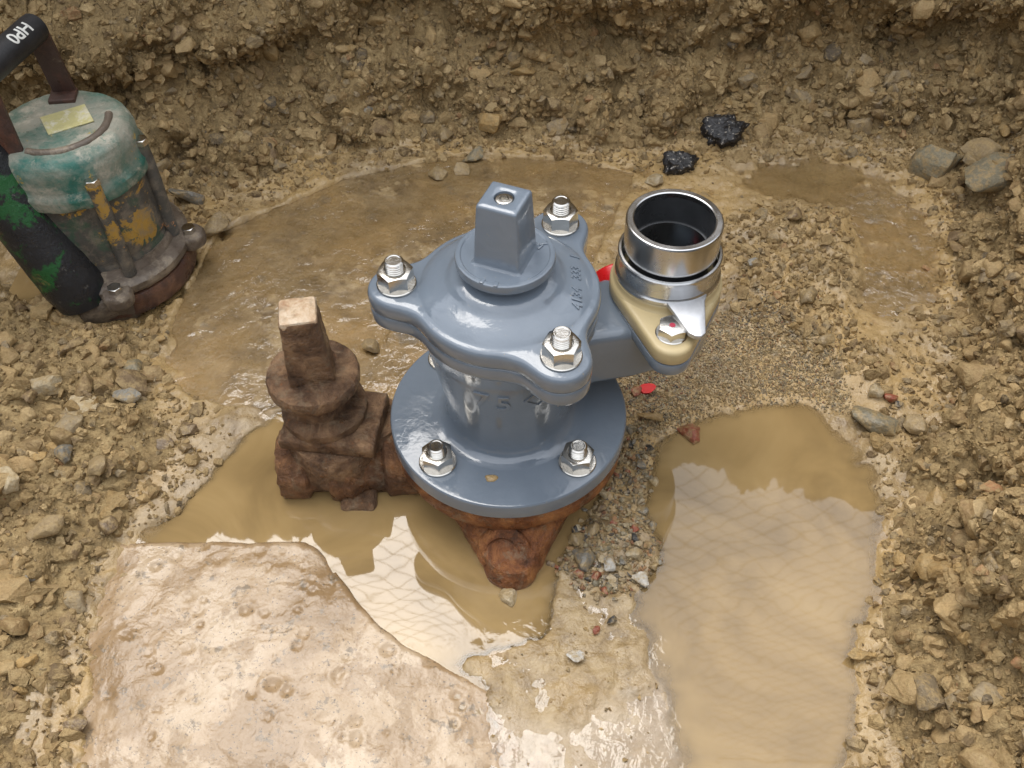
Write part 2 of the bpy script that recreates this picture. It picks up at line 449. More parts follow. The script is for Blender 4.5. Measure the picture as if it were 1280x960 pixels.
seatA = PX([(95, 990), (108, 900), (118, 800), (138, 720)]+slab_edge[0:]+[(592, 850), (605, 905), (600, 990)], -72)
def height(X, Y, detail=True):
    P = np.stack([X, Y, np.zeros_like(X)], 1)
    n1 = fbm(P, 70, 3, 1); n2 = fbm(P, 22, 3, 5)
    n3 = fbm(P, 7, 3, 9) if detail else 0*X
    z = -71.5+4.5*n1+3.0*n2+.8*n3
    def zone(z, poly, target, a1, a2, feather=10, wob=9):
        s_ = poly_sd(X, Y, poly)+wob*n2+wob*.8*n1
        k = sstep(feather, -feather, s_)
        return z*(1-k)+(target+a1*n2+a2*n3)*k
    sB = poly_sd(X, Y, zone_slabB)+7+3*n2; kB = sstep(4, -4, sB); z = z*(1-kB)-90*kB
    z = zone(z, zone_bottom, -75.7, 1.6, .5, 14)
    z = zone(z, zone_shallow, -73.7, 2.2, 1.0, 16)
    z = zone(z, zone_hole, -104, 5, 1.0, 9, 3)
    z = zone(z, zone_right, -91, 4, 1.0, 16, 5)
    z = zone(z, zone_upright, -80, 3, 1.0, 14)
    z = zone(z, zone_flow, -77.0, 2.2, 1.2, 12)
    z = zone(z, zone_beach, -71.5, 2.5, .9, 12)
    z = zone(z, zone_pebble, -73.5, 3, 1.2, 10, 4)
    z = zone(z, zone_mid, -62, 9, 2.5, 22)
    z = zone(z, zone_pumppool, -92, 3, 1, 14)
    # slab A seat: the floor passes below the slab
    s_ = poly_sd(X, Y, seatA)+(9+16*sstep(-260, -310, X))*n1+(7+9*sstep(-260, -310, X))*n2+3*n3; k_ = sstep(5, -5, s_); z = z*(1-k_)+np.minimum(z, -92)*k_
    s2 = poly_sd(X, Y, slabA); z = np.where((s2 < 2) & (s2 > -5) & (Y > -120-.72*(X+180)) & (X < -70), np.minimum(z, -92), z)
    # banks
    wig = 16*n1+9*n2
    dl = -poly_sd(X, Y, left_poly)+wig*.9
    hl = np.where(dl > 0, .42*np.minimum(dl, 60)+.26*np.clip(dl-60, 0, 140)+2.6*np.clip(dl-200, 0, 900), .5*dl)
    zl = -77+hl+np.clip(dl/40, 0, 1)*(7*n1+5*n2+2.5*n3)
    dr = -poly_sd(X, Y, right_poly)+wig
    hr = np.where(dr > 0, .55*np.minimum(dr, 30)+1.75*np.clip(dr-30, 0, 120)+.95*np.clip(dr-150, 0, 90)+2.6*np.clip(dr-240, 0, 900), .5*dr)
    zr = -77+hr+np.clip(dr/30, 0, 1)*(12*n1+8*n2+3*n3)
    db = -poly_sd(X, Y, back_poly)+wig
    hb = np.where(db > 0, .40*np.minimum(db, 45)+1.25*np.clip(db-45, 0, 55)+3.2*np.clip(db-100, 0, 55)+11*np.clip(db-155, 0, 900), .5*db)
    zb = -77+hb+np.clip(db/40, 0, 1)*(12*n1+8*n2+3*n3)
    bank = np.maximum(np.maximum(zl, zr), zb)
    k = 5.0
    zz = np.maximum(z, bank)+k*.25*np.clip(1-np.abs(z-bank)/k, 0, 1)**2
    zz = np.minimum(zz, 965+6*n2)
    wb = sstep(-78, -55, bank)
    which = np.where(bank < -68, 0, np.where((zl >= zr) & (zl >= zb), 1, np.where(zr >= zb, 2, 3)))
    return zz, wb, which, z

def axis(lo, hi, step, lo2, hi2, step2):
    a1 = [lo]
    x = lo; s_ = step
    left = []
    while x > lo2:
        s_ = min(s_*1.18, step2); x -= s_; left.append(x)
    right = []; x = hi; s_ = step
    while x < hi2:
        s_ = min(s_*1.18, step2); x += s_; right.append(x)
    return np.array(left[::-1]+list(np.arange(lo, hi+.1, step))+right)

GX = axis(-640, 420, 2.7, -1250, 420, 30); GX = np.r_[GX[GX < 420], axis(420, 640, 2.0, 420, 1250, 30)]
GY = axis(-330, 470, 2.7, -1500, 470, 30); GY = np.r_[GY[GY < 470], axis(470, 650, 1.5, 470, 1150, 30)]
XX, YY = np.meshgrid(GX, GY); nx, ny = len(GX), len(GY)
Zg, WB, WH, Zfloor = height(XX.ravel(), YY.ravel())
VG = np.stack([XX.ravel(), YY.ravel(), Zg], 1)
Pn = VG.copy()
def vecn(s, seed): return np.stack([perlin(Pn, s, seed), perlin(Pn, s, seed+31), perlin(Pn, s, seed+67)], 1)
steep = sstep(-74, -45, Zg)*WB
disp = vecn(95, 3)*np.array([18, 34, 10])+vecn(40, 11)*np.array([11, 17, 9])+vecn(10, 23)*2.2
gz, gx_ = np.gradient(Zg.reshape(ny, nx), GY, GX)
NG = np.stack([-gx_.ravel(), -gz.ravel(), np.ones(nx*ny)], 1); NG /= np.linalg.norm(NG, axis=1)[:, None]
# clods: rounded cells with sharp crevices between them
Wp = Pn+disp*.6+vecn(14, 91)*5
clod = 17*(.5-worley(Wp, 34, 1))+9.5*(.5-worley(Wp, 15, 2))+5.0*(.5-worley(Wp, 7.5, 3))
gap = sstep(-.15, .35, fbm(Pn, 55, 2, 15)); clod *= .55+.6*gap
disp = disp+NG*clod[:, None]
flc = 3.2*(.5-worley(Wp, 9, 4))*sstep(-75.5, -72, Zg)
for p in (seatA,): flc = flc*(poly_sd(VG[:, 0], VG[:, 1], p) > 0)
# overhanging ledge and hollow band half way up the visible back wall
led = 20*np.sin((Zg+20)/24.0+2.2*perlin(Pn*np.array([1, .3, .3]), 130, 77))*sstep(-30, 0, Zg)*(WH == 3)
VG = VG+disp*(steep*.97+.03)[:, None]
VG[:, 2] += flc*(1-steep)
VG[:, 1] += led*WB
Pn = VG
idx = np.arange(nx*ny).reshape(ny, nx)
Q = np.stack([idx[:-1, :-1], idx[:-1, 1:], idx[1:, 1:], idx[1:, :-1]], -1).reshape(-1, 4)
qw = WH[Q].max(1)*0
fw_ = np.median(WH[Q], axis=1).astype(int)
def sub_mesh(name, sel):
    f = Q[sel]; u, inv = np.unique(f, return_inverse=True)
    me = mesh_np(name, VG[u], inv.reshape(f.shape)); attr(me, 'pale', PALE[u]); return me
banks = {}
zone_pale = PX([(230, 560), (300, 525), (345, 530), (290, 600), (240, 640), (160, 665), (90, 700), (60, 990), (-60, 990), (10, 800), (110, 690), (180, 640)])
PALE = np.maximum(sstep(18, -18, poly_sd(VG[:, 0], VG[:, 1], zone_bottom)), .6*sstep(25, -25, poly_sd(VG[:, 0], VG[:, 1], zone_pale)))
PALE = PALE*(1-.9*sstep(20, -15, poly_sd(VG[:, 0], VG[:, 1], zone_shallow)))
for k, (nm, mt) in enumerate((('pit_floor', 'mud'), ('earth_bank_left', 'soil'), ('earth_bank_right', 'soil'), ('pit_wall_back', 'soil'))):
    o = link(nm, sub_mesh(nm, fw_ == k), M[mt]); tag(o, kind='structure'); banks[k] = o

# the ground outside the trench, one sheet with the trench left open
def ground_sheet():
    xi0, xi1, yi0, yi1 = GX[0], GX[-1], GY[0], GY[-1]; B = 60000
    V = [(-B, -B, 967), (B, -B, 967), (B, B, 967), (-B, B, 967), (xi0+4, yi0+4, 967), (xi1-4, yi0+4, 967), (xi1-4, yi1-4, 967), (xi0+4, yi1-4, 967)]
    F = [(0, 1, 5, 4), (1, 2, 6, 5), (2, 3, 7, 6), (3, 0, 4, 7)]
    return mesh_py('ground', V, F, None)
g = link('ground', ground_sheet(), M['asphalt']); tag(g, kind='structure')

# ------------------------------------------------------------------ muddy water
wx = np.arange(-560, 560, 4.0); wy = np.arange(-420, 520, 4.0)
WX, WY = np.meshgrid(wx, wy); zt, _, _, _ = height(WX.ravel(), WY.ravel(), False)
depth = ZW-zt
sdB = poly_sd(WX.ravel(), WY.ravel(), zone_slabB); PW_ = np.stack([WX.ravel(), WY.ravel(), 0*depth], 1)
depth = np.where(sdB < 2, ZW-(-75.7+1.3*fbm(PW_, 45, 3, 5)), depth)
rip = np.zeros(len(depth))
for poly, v in ((zone_slabB, 1.0), (zone_flow, 1.5), (zone_upright, .7), (zone_bottom, .35), (zone_shallow, .35), (zone_pumppool, .6)):
    rip = np.maximum(rip, v*sstep(20, -20, poly_sd(WX.ravel(), WY.ravel(), poly)))
idw = np.arange(len(depth)).reshape(len(wy), len(wx))
QW = np.stack([idw[:-1, :-1], idw[:-1, 1:], idw[1:, 1:], idw[1:, :-1]], -1).reshape(-1, 4)
keep = depth[QW].max(1) > -4
u_, inv = np.unique(QW[keep], return_inverse=True)
mw = mesh_np('muddy_water', np.stack([WX.ravel(), WY.ravel(), np.full(len(depth), ZW)], 1)[u_], inv.reshape(-1, 4))
attr(mw, 'depth', np.clip(depth[u_], 0, 60)); attr(mw, 'ripple', rip[u_])
wo = link('muddy_water', mw, M['water']); tag(wo, kind='structure')

# ------------------------------------------------------------------ concrete slab under mud
def slab_mesh(name, outline, zfun, pits=0, step=2.2):
    poly = np.array(outline); pts = []
    for i in range(len(poly)):
        a_, b_ = poly[i], poly[(i+1) % len(poly)]; n = max(1, int(np.hypot(*(b_-a_))/3.5))
        for k in range(n): pts.append(a_+(b_-a_)*k/n)
    B = np.array(pts)
    B = B+np.stack([perlin(np.c_[B, np.zeros(len(B))], 25, 3), perlin(np.c_[B, np.zeros(len(B))], 25, 8)], 1)*1.8
    x0, y0 = B.min(0); x1, y1 = B.max(0)
    gx, gy = np.meshgrid(np.arange(x0, x1, step), np.arange(y0, y1, step)); gx = gx.ravel(); gy = gy.ravel()
    gx = gx+rng.uniform(-.5, .5, len(gx)); gy = gy+rng.uniform(-.5, .5, len(gy))
    BL = [tuple(p) for p in B]; ins = poly_sd(gx, gy, BL) < -2.2
    allp = np.concatenate([B, np.stack([gx[ins], gy[ins]], 1)]); nb = len(B)
    res = delaunay_2d_cdt([Vector(p) for p in allp], [], [list(range(nb))], 1, 1e-4)
    V2 = np.array([tuple(v) for v in res[0]]); F = [tuple(f) for f in res[2]]
    P = np.c_[V2, np.zeros(len(V2))]; sdv = poly_sd(V2[:, 0], V2[:, 1], BL)
    z = zfun(V2[:, 0], V2[:, 1], P)
    for i in range(pits):                        # pits left by falling drops: a dip with a raised lip
        c = (rng.uniform(x0, x1), rng.uniform(y0, y1)); r = rng.uniform(1.6, 4.6); dpt = rng.uniform(.3, 1.3)
        d = np.hypot((V2[:, 0]-c[0])*rng.uniform(.75, 1.15), V2[:, 1]-c[1])
        z += -1.5*dpt*np.exp(-(d/r)**2)+.5*dpt*np.exp(-((d-r*1.7)/(r*.5))**2)
    z -= 2.5*sstep(-5, 0, sdv)**2
    V = np.c_[V2, z]; low = V[:nb].copy(); low[:, 2] = -112
    off = len(V); V = np.concatenate([V, low])
    FF = F+[((i+1) % nb, i, off+i, off+(i+1) % nb) for i in range(nb)]
    return mesh_py(name, V, FF, 60)
def zA(x, y, P):
    return -70.5+1.2*fbm(P, 90, 3, 2)+.5*fbm(P, 18, 3, 4)-6*sstep(-110, 20, x)-7*sstep(-30, 30, poly_sd(x, y, seatA))*(x < -150)*sstep(-95, -125, y)
sl = link('concrete_slab', slab_mesh('concrete_slab', slabA, zA, 120), M['slurry'])
tag(sl, 'concrete slab coated in pale cream mud with drip pits and a curved edge', 'slab')
def zB(x, y, P):
    return -75.7+1.3*fbm(P, 45, 3, 5)+.7*fbm(P, 9, 3, 9)
sl = link('concrete_slab', slab_mesh('flooded_slab', zone_slabB, zB, 0, 3.6), M['mud'])
tag(sl, 'flat slab under a film of brown running water behind the rusty spindle', 'slab')

# ------------------------------------------------------------------ stones
def hull_shape(seed, n=18, squash=(1, .8, .65), bev=0.0, rough=0.0):
    r = np.random.default_rng(seed)
    p = r.normal(size=(n, 3)); p /= np.linalg.norm(p, axis=1)[:, None]; p *= r.uniform(.82, 1.05, (n, 1)); p *= np.array(squash)
    bm = bmesh.new()
    for q in p: bm.verts.new(q)
    res = bmesh.ops.convex_hull(bm, input=bm.verts[:])
    junk = [v for v in bm.verts if not v.link_faces]
    bmesh.ops.delete(bm, geom=junk, context='VERTS')
    if bev: bmesh.ops.bevel(bm, geom=bm.edges[:], offset=bev, segments=1, profile=.5, affect='EDGES', clamp_overlap=True)
    if rough:
        bmesh.ops.triangulate(bm, faces=bm.faces[:])
        bmesh.ops.subdivide_edges(bm, edges=[e_ for e_ in bm.edges if e_.calc_length() > .3], cuts=1, use_grid_fill=False)
        bmesh.ops.triangulate(bm, faces=bm.faces[:])
        co = np.array([v.co[:] for v in bm.verts]); nn = fbm(co, .8, 3, seed % 50)*rough
        for v, d in zip(bm.verts, nn): v.co *= 1+d
    bmesh.ops.triangulate(bm, faces=bm.faces[:]); bmesh.ops.recalc_face_normals(bm, faces=bm.faces)
    V = np.array([v.co[:] for v in bm.verts]); bm.verts.index_update()
    F = np.array([[v.index for v in f.verts] for f in bm.faces]); bm.free()
    return V, F
def clod_shape(seed, sub=2, rough=.35):
    bm = bmesh.new(); bmesh.ops.create_icosphere(bm, subdivisions=sub, radius=1.0)
    V = np.array([v.co[:] for v in bm.verts]); bm.verts.index_update()
    F = np.array([[v.index for v in f.verts] for f in bm.faces]); bm.free()
    d = 1+rough*fbm(V, .9, 3, seed % 60)
    return V*d[:, None]*np.array([1, .85, .75]), F
small = [hull_shape(100+i, 10) for i in range(14)]
midsh = [hull_shape(200+i, 15, (1, .85, .7)) for i in range(10)]+[clod_shape(300+i, 1, .7) for i in range(4)]+[clod_shape(330+i, 2, .6) for i in range(3)]
big_me = []
for i in range(14):
    v, f = hull_shape(400+i, 13, (1, .82, .62), .06, .10)
    me = mesh_np('stone', v*1000, f); me.set_sharp_from_angle(angle=math.radians(38)); big_me.append(me)
for i in range(6):
    v, f = hull_shape(500+i, 20, (1, .9, .72), .05, .16); me = mesh_np('stone', v*1000, f); me.set_sharp_from_angle(angle=math.radians(30)); big_me.append(me)

def rand_rot(n):
    q = rng.normal(size=(n, 4)); q /= np.linalg.norm(q, axis=1)[:, None]
    w_, x, y, z = q.T
    return np.stack([1-2*(y*y+z*z), 2*(x*y-z*w_), 2*(x*z+y*w_), 2*(x*y+z*w_), 1-2*(x*x+z*z), 2*(y*z-x*w_), 2*(x*z-y*w_), 2*(y*z+x*w_), 1-2*(x*x+y*y)], -1).reshape(n, 3, 3)

PAL = np.array([(.27, .20, .105), (.33, .25, .135), (.23, .165, .085), (.42, .335, .20), (.22, .185, .13), (.15, .11, .065), (.30, .215, .10), (.25, .215, .155), (.10, .085, .065), (.28, .165, .09)])*np.array([1.10, 1.0, .86])
PW = np.array([.24, .19, .17, .10, .08, .08, .07, .04, .02, .01])
# surface sampling
T = np.concatenate([Q[:, [0, 1, 2]], Q[:, [0, 2, 3]]])
ta, tb, tcx = VG[T[:, 0]], VG[T[:, 1]], VG[T[:, 2]]
cr_ = np.cross(tb-ta, tcx-ta); area = np.linalg.norm(cr_, axis=1)*.5; tn = cr_/np.maximum(area*2, 1e-9)[:, None]
cen = (ta+tb+tcx)/3
inreg = (np.abs(cen[:, 0]) < 780) & (cen[:, 1] > -360) & (cen[:, 1] < 720) & (cen[:, 2] < 210)
tw = np.median(WH[T], axis=1)
def zmask(poly, f=12): return sstep(f, -f, poly_sd(cen[:, 0], cen[:, 1], poly))
inslab = (poly_sd(cen[:, 0], cen[:, 1], seatA) < 6) | (poly_sd(cen[:, 0], cen[:, 1], zone_slabB) < -6)
dry = sstep(-80, -74, cen[:, 2])
gravel = np.maximum(zmask(zone_beach), zmask(zone_pebble))
rub = np.where(tw > 0, 1.0, 0.0)
rub = np.maximum(rub, np.maximum(zmask(zone_mid, 25), 0))
near_bank = np.zeros(len(cen))
for p in (left_poly, right_poly, back_poly): near_bank = np.maximum(near_bank, sstep(55, 0, poly_sd(cen[:, 0], cen[:, 1], p)))
rub = np.maximum(rub, near_bank*.7*dry)
wet_open = np.maximum.reduce([zmask(zone_hole), zmask(zone_slabB)*.96, zmask(zone_right), zmask(zone_flow)*.8, zmask(zone_upright)])
rub = rub*(1-np.where(tw > 0, 0, wet_open))
rub = np.where(inslab, 0, rub)

def sample(n, wt):
    pw = area*wt*inreg; pw = pw/pw.sum()
    t = rng.choice(len(area), n, p=pw); u = rng.random((n, 2)); s_ = np.sqrt(u[:, :1])
    P = ta[t]*(1-s_)+tb[t]*s_*(1-u[:, 1:])+tcx[t]*s_*u[:, 1:]
    return P, tn[t], t
def bake(name, lots, pal=PAL, pw=PW):
    VV, FF, CC = [], [], []; off = 0
    for P, N, R, shapes, sink in lots:
        n = len(P); rot = rand_rot(n); ch = rng.integers(0, len(shapes), n)
        cols = pal[rng.choice(len(pal), n, p=pw/pw.sum())]*rng.uniform(.95, 1.45, (n, 1))
        C = P+N*(R*sink)[:, None]
        for s_ in range(len(shapes)):
            k = np.where(ch == s_)[0]
            if not len(k): continue
            V, F = shapes[s_]
            vv = np.einsum('nij,vj->nvi', rot[k], V)*R[k, None, None]*rng.uniform(.75, 1.25, (len(k), 1, 3))+C[k, None, :]
            VV.append(vv.reshape(-1, 3)); FF.append((F[None]+off+np.arange(len(k))[:, None, None]*len(V)).reshape(-1, 3)); off += len(k)*len(V)
            CC.append(np.repeat(cols[k], len(V), 0))
    V = np.concatenate(VV); me = mesh_np(name, V, np.concatenate(FF), False)
    attr(me, 'tone', np.c_[np.concatenate(CC), np.ones(len(V))], 'FLOAT_COLOR')
    return me
def rsize(n, a_, b, al):
    u = rng.random(n); return (a_**-al+u*(b**-al-a_**-al))**(-1/al)

for k, nm, nsm, nmd, nbig in ((1, 'left', 16000, 2200, 290), (2, 'right', 20000, 2500, 290), (3, 'back', 28000, 4200, 300)):
    wt = (tw == k)*1.0
    P, N, t = sample(nsm, wt); P2, N2, t = sample(nmd, wt)
    o = link('rubble', bake('rubble', [(P, N, rsize(nsm, 1.3, 4.6, 1.5), small, .2), (P2, N2, rsize(nmd, 4.2, 10.0, 1.5), midsh, .1)]), M['rubble'], banks[k]); tag(o, kind='stuff')
    P, N, t = sample(nbig, wt*(1+2.5*sstep(60, -30, cen[:, 2]))); R = rsize(nbig, 8.0, 22.0, 1.35)
    for i in range(nbig):
        me = big_me[int(rng.integers(0, len(big_me)))]
        o = bpy.data.objects.new('stone', me); col.objects.link(o); o.parent = banks[k]
        if not me.materials: me.materials.append(M['stone'])
        o.location = Vector(P[i]+N[i]*R[i]*.05)*MM
        o.rotation_euler = Euler(rng.uniform(-.5, .5, 3)+np.array([0, 0, rng.uniform(0, 6.3)]))
        s_ = R[i]*MM; o.scale = (s_*rng.uniform(.85, 1.25), s_*rng.uniform(.8, 1.1), s_*rng.uniform(.75, 1.1))
        c = PAL[rng.choice(len(PAL), p=PW/PW.sum())]*rng.uniform(.95, 1.45); o.color = (*c, 1)
# floor: rubble fans, gravel beach, shore pebbles
flo = (tw == 0)*1.0
GP = np.array([(.34, .28, .17), (.22, .19, .14), (.40, .35, .25), (.10, .09, .08), (.30, .16, .08), (.17, .07, .04)]); GW = np.array([.3, .25, .15, .15, .1, .05])
mudonly = flo*dry*(1-wet_open)*np.where(inslab, 0, 1)
PA, NA, t = sample(5200, flo*rub); PB, NB, t = sample(520, flo*rub); PC, NC, t = sample(2200, mudonly)
o = link('rubble', bake('rubble', [(PA, NA, rsize(5200, 1.6, 6.0, 1.6), small, .2), (PB, NB, rsize(520, 5, 10.5, 1.8), midsh, .05), (PC, NC, rsize(2200, .9, 3.6, 2.0), small, .05)]), M['rubble'], banks[0]); tag(o, kind='stuff')
PA, NA, t = sample(12000, flo*zmask(zone_beach)); PB, NB, t = sample(1500, flo*zmask(zone_pebble))
o = link('gravel', bake('gravel', [(PA, NA, rsize(12000, .9, 2.5, 2.2), small, .3), (PB, NB, rsize(1500, 1.4, 4.2, 1.8), small, .4)], GP, GW), M['rubble'], banks[0]); tag(o, kind='stuff')

# loose stones that can be lifted away, each where it lies
ZQ = VG[:, 2].copy()
ZQ = np.where((poly_sd(VG[:, 0], VG[:, 1], zone_slabB) < 0) & (ZQ < -76), -76.0, ZQ)
ZQ = np.where((poly_sd(VG[:, 0], VG[:, 1], seatA) < 0) & (ZQ < -72), -72.0, ZQ)
def ground_z(x, y):
    i = int(np.clip(np.searchsorted(GX, x), 1, nx-1)); j = int(np.clip(np.searchsorted(GY, y), 1, ny-1))
    q = sorted((ZQ[idx[j-1, i-1]], ZQ[idx[j-1, i]], ZQ[idx[j, i-1]], ZQ[idx[j, i]])); return float(q[1]+q[2])*.5
def on_ground(px, py):
    """where the line of sight meets the built ground"""
    d = FW*FPX+R2*(px-640)+U2*(480-py); d /= np.linalg.norm(d)
    for s_ in np.arange(500, 1700, 2.0):
        p = CAM+d*s_
        if p[2] <= ground_z(p[0], p[1]): return p
    return p
cg = {'tan': (.34, .25, .135), 'pale': (.48, .39, .25), 'grey': (.23, .215, .18), 'brown': (.20, .135, .075), 'dark': (.05, .048, .045), 'ochre': (.42, .28, .12), 'brick': (.30, .085, .045), 'olive': (.24, .21, .14), 'white': (.55, .52, .46)}
_v, _f = clod_shape(77, 4, .45); _v = _v*(1+.35*(.5-worley(_v*10, 3.2, 5))+.18*(.5-worley(_v*10, 1.3, 6)))[:, None]
tar_me = mesh_np('asphalt_lump', _v*1000, _f); tar_me.materials.append(M['tar'])
def loose(px, py, wpx, colr, label, group=None, k=None, flat=.7, mat='wetstone', name='stone', rise=.25, cat='stone'):
    p = on_ground(px, py)
    r = wpx*.5*np.linalg.norm(p-CAM)/FPX/.93
    me0 = tar_me if mat == 'tar' else big_me[(k if k is not None else int(rng.integers(0, 14)))]
    me = me0.copy(); me.materials.clear(); me.materials.append(M[mat])
    o = bpy.data.objects.new(name, me); col.objects.link(o)
    z = ground_z(p[0], p[1])
    o.location = Vector((p[0], p[1], max(z, ZW-r*.35)+r*rise))*MM
    o.rotation_euler = (rng.uniform(-.25, .25), rng.uniform(-.25, .25), rng.uniform(-.5, .5))
    s_ = r*MM; o.scale = (s_, s_*.95, s_*flat/.62*.85)
    c = np.array(cg[colr])*rng.uniform(.9, 1.1); o.color = (*c, 1)
    return tag(o, label, cat, group)
loose(905, 168, 44, 'dark', 'black tarry asphalt lump with white flecks at the foot of the back wall', mat='tar', name='asphalt_lump', k=14, cat='asphalt lump')
loose(850, 208, 36, 'dark', 'dull dark asphalt lump beside a pale stone behind the hydrant outlet', mat='tar', name='asphalt_lump', k=15, cat='asphalt lump')
loose(817, 228, 26, 'pale', 'small pale stone beside the dull dark asphalt lump')
loose(553, 174, 34, 'tan', 'rounded tan stone at the wall foot behind the hydrant spindle')
loose(588, 197, 36, 'olive', 'dark oval stone leaning at the wall foot behind the hydrant spindle')
loose(548, 221, 24, 'tan', 'muddy lump at the water edge behind the hydrant spindle', 'muddy lumps behind the spindle', k=15)
loose(577, 216, 24, 'tan', 'muddy lump at the water edge behind the hydrant spindle', 'muddy lumps behind the spindle', k=16)
loose(455, 142, 26, 'grey', 'flat blue-grey stone low in the back wall')
loose(262, 288, 52, 'tan', 'long tan stone at the puddle edge beside the pump')
loose(237, 252, 48, 'grey', 'large grey-brown stone between the pump and the back wall', rise=.4)
loose(1090, 530, 66, 'olive', 'large wet olive-grey stone at the edge of the right puddle', flat=.45)
loose(1150, 537, 44, 'tan', 'angular tan stone beside the large wet olive-grey stone')
loose(1160, 630, 38, 'ochre', 'orange-tan stone at the foot of the right bank')
loose(1092, 492, 26, 'pale', 'pale stone above the large wet olive-grey stone')
loose(1112, 500, 20, 'brick', 'small red-brown stone above the large wet olive-grey stone')
loose(1122, 508, 14, 'dark', 'small black stone above the large wet olive-grey stone')
loose(1165, 212, 62, 'olive', 'grey-green clay lump at the foot of the right bank', k=17, mat='stone')
loose(1240, 228, 80, 'olive', 'long grey-green rock on the right bank', k=3, mat='stone', flat=.5)
loose(1222, 195, 46, 'tan', 'rounded brown stone above the long grey-green rock', mat='stone')
loose(640, 769, 34, 'pale', 'pale cracked stone standing in shallow water before the rusty valve', rise=.45)
loose(726, 704, 40, 'grey', 'speckled grey pebble half in water beside the rusty valve', rise=.35)
loose(762, 708, 28, 'white', 'white angular pebble beside the speckled grey pebble', rise=.35)
loose(720, 676, 28, 'tan', 'tan pebble beside the rusty valve', 'tan pebbles beside the valve', rise=.3)
loose(737, 664, 26, 'tan', 'tan pebble beside the rusty valve', 'tan pebbles beside the valve', rise=.3)
loose(793, 694, 26, 'pale', 'pale wet pebble among the gravel right of the rusty valve')
loose(745, 722, 17, 'brick', 'red brick pebble below the speckled grey pebble', rise=.4)
loose(745, 790, 14, 'brick', 'small red brick chip in the shallow water', rise=.4)
loose(762, 777, 18, 'dark', 'small black and white chip in the shallow water', rise=.4)
loose(719, 823, 26, 'white', 'flat whitish flake lying in the shallow water', flat=.25, rise=.5)
loose(800, 730, 26, 'white', 'flat whitish flake near the cream mud and gravel', flat=.25, rise=.5)
loose(858, 557, 38, 'brick', 'red brick fragment poking out of the right puddle', flat=.5, rise=.5, cat='brick fragment')
loose(812, 524, 36, 'ochre', 'wedge of brown stone beside the base flange', flat=.6, rise=.4)
loose(795, 492, 20, 'brick', 'reddish stone beside the base flange under the outlet')
loose(816, 608, 20, 'pale', 'pale pebble at the edge of the gravel strip')
loose(468, 438, 32, 'tan', 'tan angular stone on the wet slab between rusty spindle and hydrant', rise=.4)
loose(137, 662, 30, 'brown', 'brown wet stone at the left end of the slab edge', rise=.4)
loose(97, 912, 34, 'brown', 'brown stone sunk in pale mud beside the slab', rise=.3)
loose(167, 465, 38, 'olive', 'flat olive stone at the foot of the left bank', flat=.45)
loose(160, 500, 36, 'grey', 'flat dark grey stone below the flat olive stone', flat=.35)
loose(172, 517, 14, 'ochre', 'small reddish-tan stone below the flat dark grey stone')
loose(122, 585, 40, 'tan', 'angular tan stone on the left bank above the slab', mat='stone')
loose(78, 572, 34, 'grey', 'grey angular stone on the left bank', mat='stone')
loose(105, 512, 42, 'pale', 'large pale clod on the left bank', k=16, mat='stone')
loose(60, 485, 40, 'pale', 'crumbly pale clod high on the left bank', k=18, mat='stone')
loose(8, 605, 44, 'pale', 'pale block at the outer side of the left bank', mat='stone')
loose(60, 665, 46, 'tan', 'flat tan stone near the brown wet stone', flat=.45, mat='stone')
loose(30, 720, 40, 'grey', 'flat grey wet stone at the foot of the left bank', flat=.4)
loose(235, 540, 26, 'brown', 'muddy brown lump in the pale mud between the slabs', 'muddy lumps between the slabs', k=15)
loose(207, 558, 24, 'brown', 'muddy brown lump in the pale mud between the slabs', 'muddy lumps between the slabs', k=16)
loose(232, 562, 18, 'brown', 'muddy brown lump in the pale mud between the slabs', 'muddy lumps between the slabs', k=17)
loose(1010, 375, 30, 'tan', 'tan stone on the rubble heap beside the flowing water', 'stones on the rubble heap')
loose(965, 300, 26, 'tan', 'tan stone on the rubble heap beside the flowing water', 'stones on the rubble heap')
loose(945, 330, 24, 'tan', 'tan stone on the rubble heap beside the flowing water', 'stones on the rubble heap')
loose(1030, 430, 28, 'tan', 'tan stone on the rubble heap beside the flowing water', 'stones on the rubble heap')
loose(985, 270, 34, 'brown', 'brown split stone at the top of the rubble heap')
loose(940, 330, 16, 'grey', 'small grey stone on the rubble heap')
# pebbles of the strip between the valve and the right puddle
P, N, t = sample(110, flo*zmask(zone_pebble, 6)); R = rsize(110, 3.6, 8.0, 1.6)
pc = ['tan', 'grey', 'pale', 'brown', 'brick', 'olive', 'dark']; pcw = [.3, .2, .15, .13, .07, .1, .05]
pebble_me = [me.copy() for me in big_me[:14]]
for me in pebble_me: me.materials.clear(); me.materials.append(M['wetstone'])
for i in range(len(P)):
    cn_ = str(rng.choice(pc, p=pcw)); wordc = {'tan': 'tan', 'grey': 'grey', 'pale': 'pale', 'brown': 'brown', 'brick': 'red-brown', 'olive': 'olive', 'dark': 'black'}[cn_]
    o = bpy.data.objects.new('pebble', pebble_me[i % 14]); col.objects.link(o)
    o.location = Vector((P[i][0], P[i][1], max(P[i][2], ZW-R[i]*.3)+R[i]*.3))*MM
    o.rotation_euler = (rng.uniform(-.4, .4), rng.uniform(-.4, .4), rng.uniform(0, 6.3)); o.scale = (R[i]*MM,)*3
    o.color = (*np.array(cg[cn_])*rng.uniform(.8, 1.15), 1)
    size = 'tiny' if R[i] < 4.6 else ('small' if R[i] < 6 else 'larger')
    where = 'close beside the rusty valve' if P[i][0]+.5*P[i][1] < 62 else 'towards the right puddle'
    tag(o, '%s %s pebble in the wet gravel %s' % (size, wordc, where), 'pebble', 'pebbles in the gravel strip')

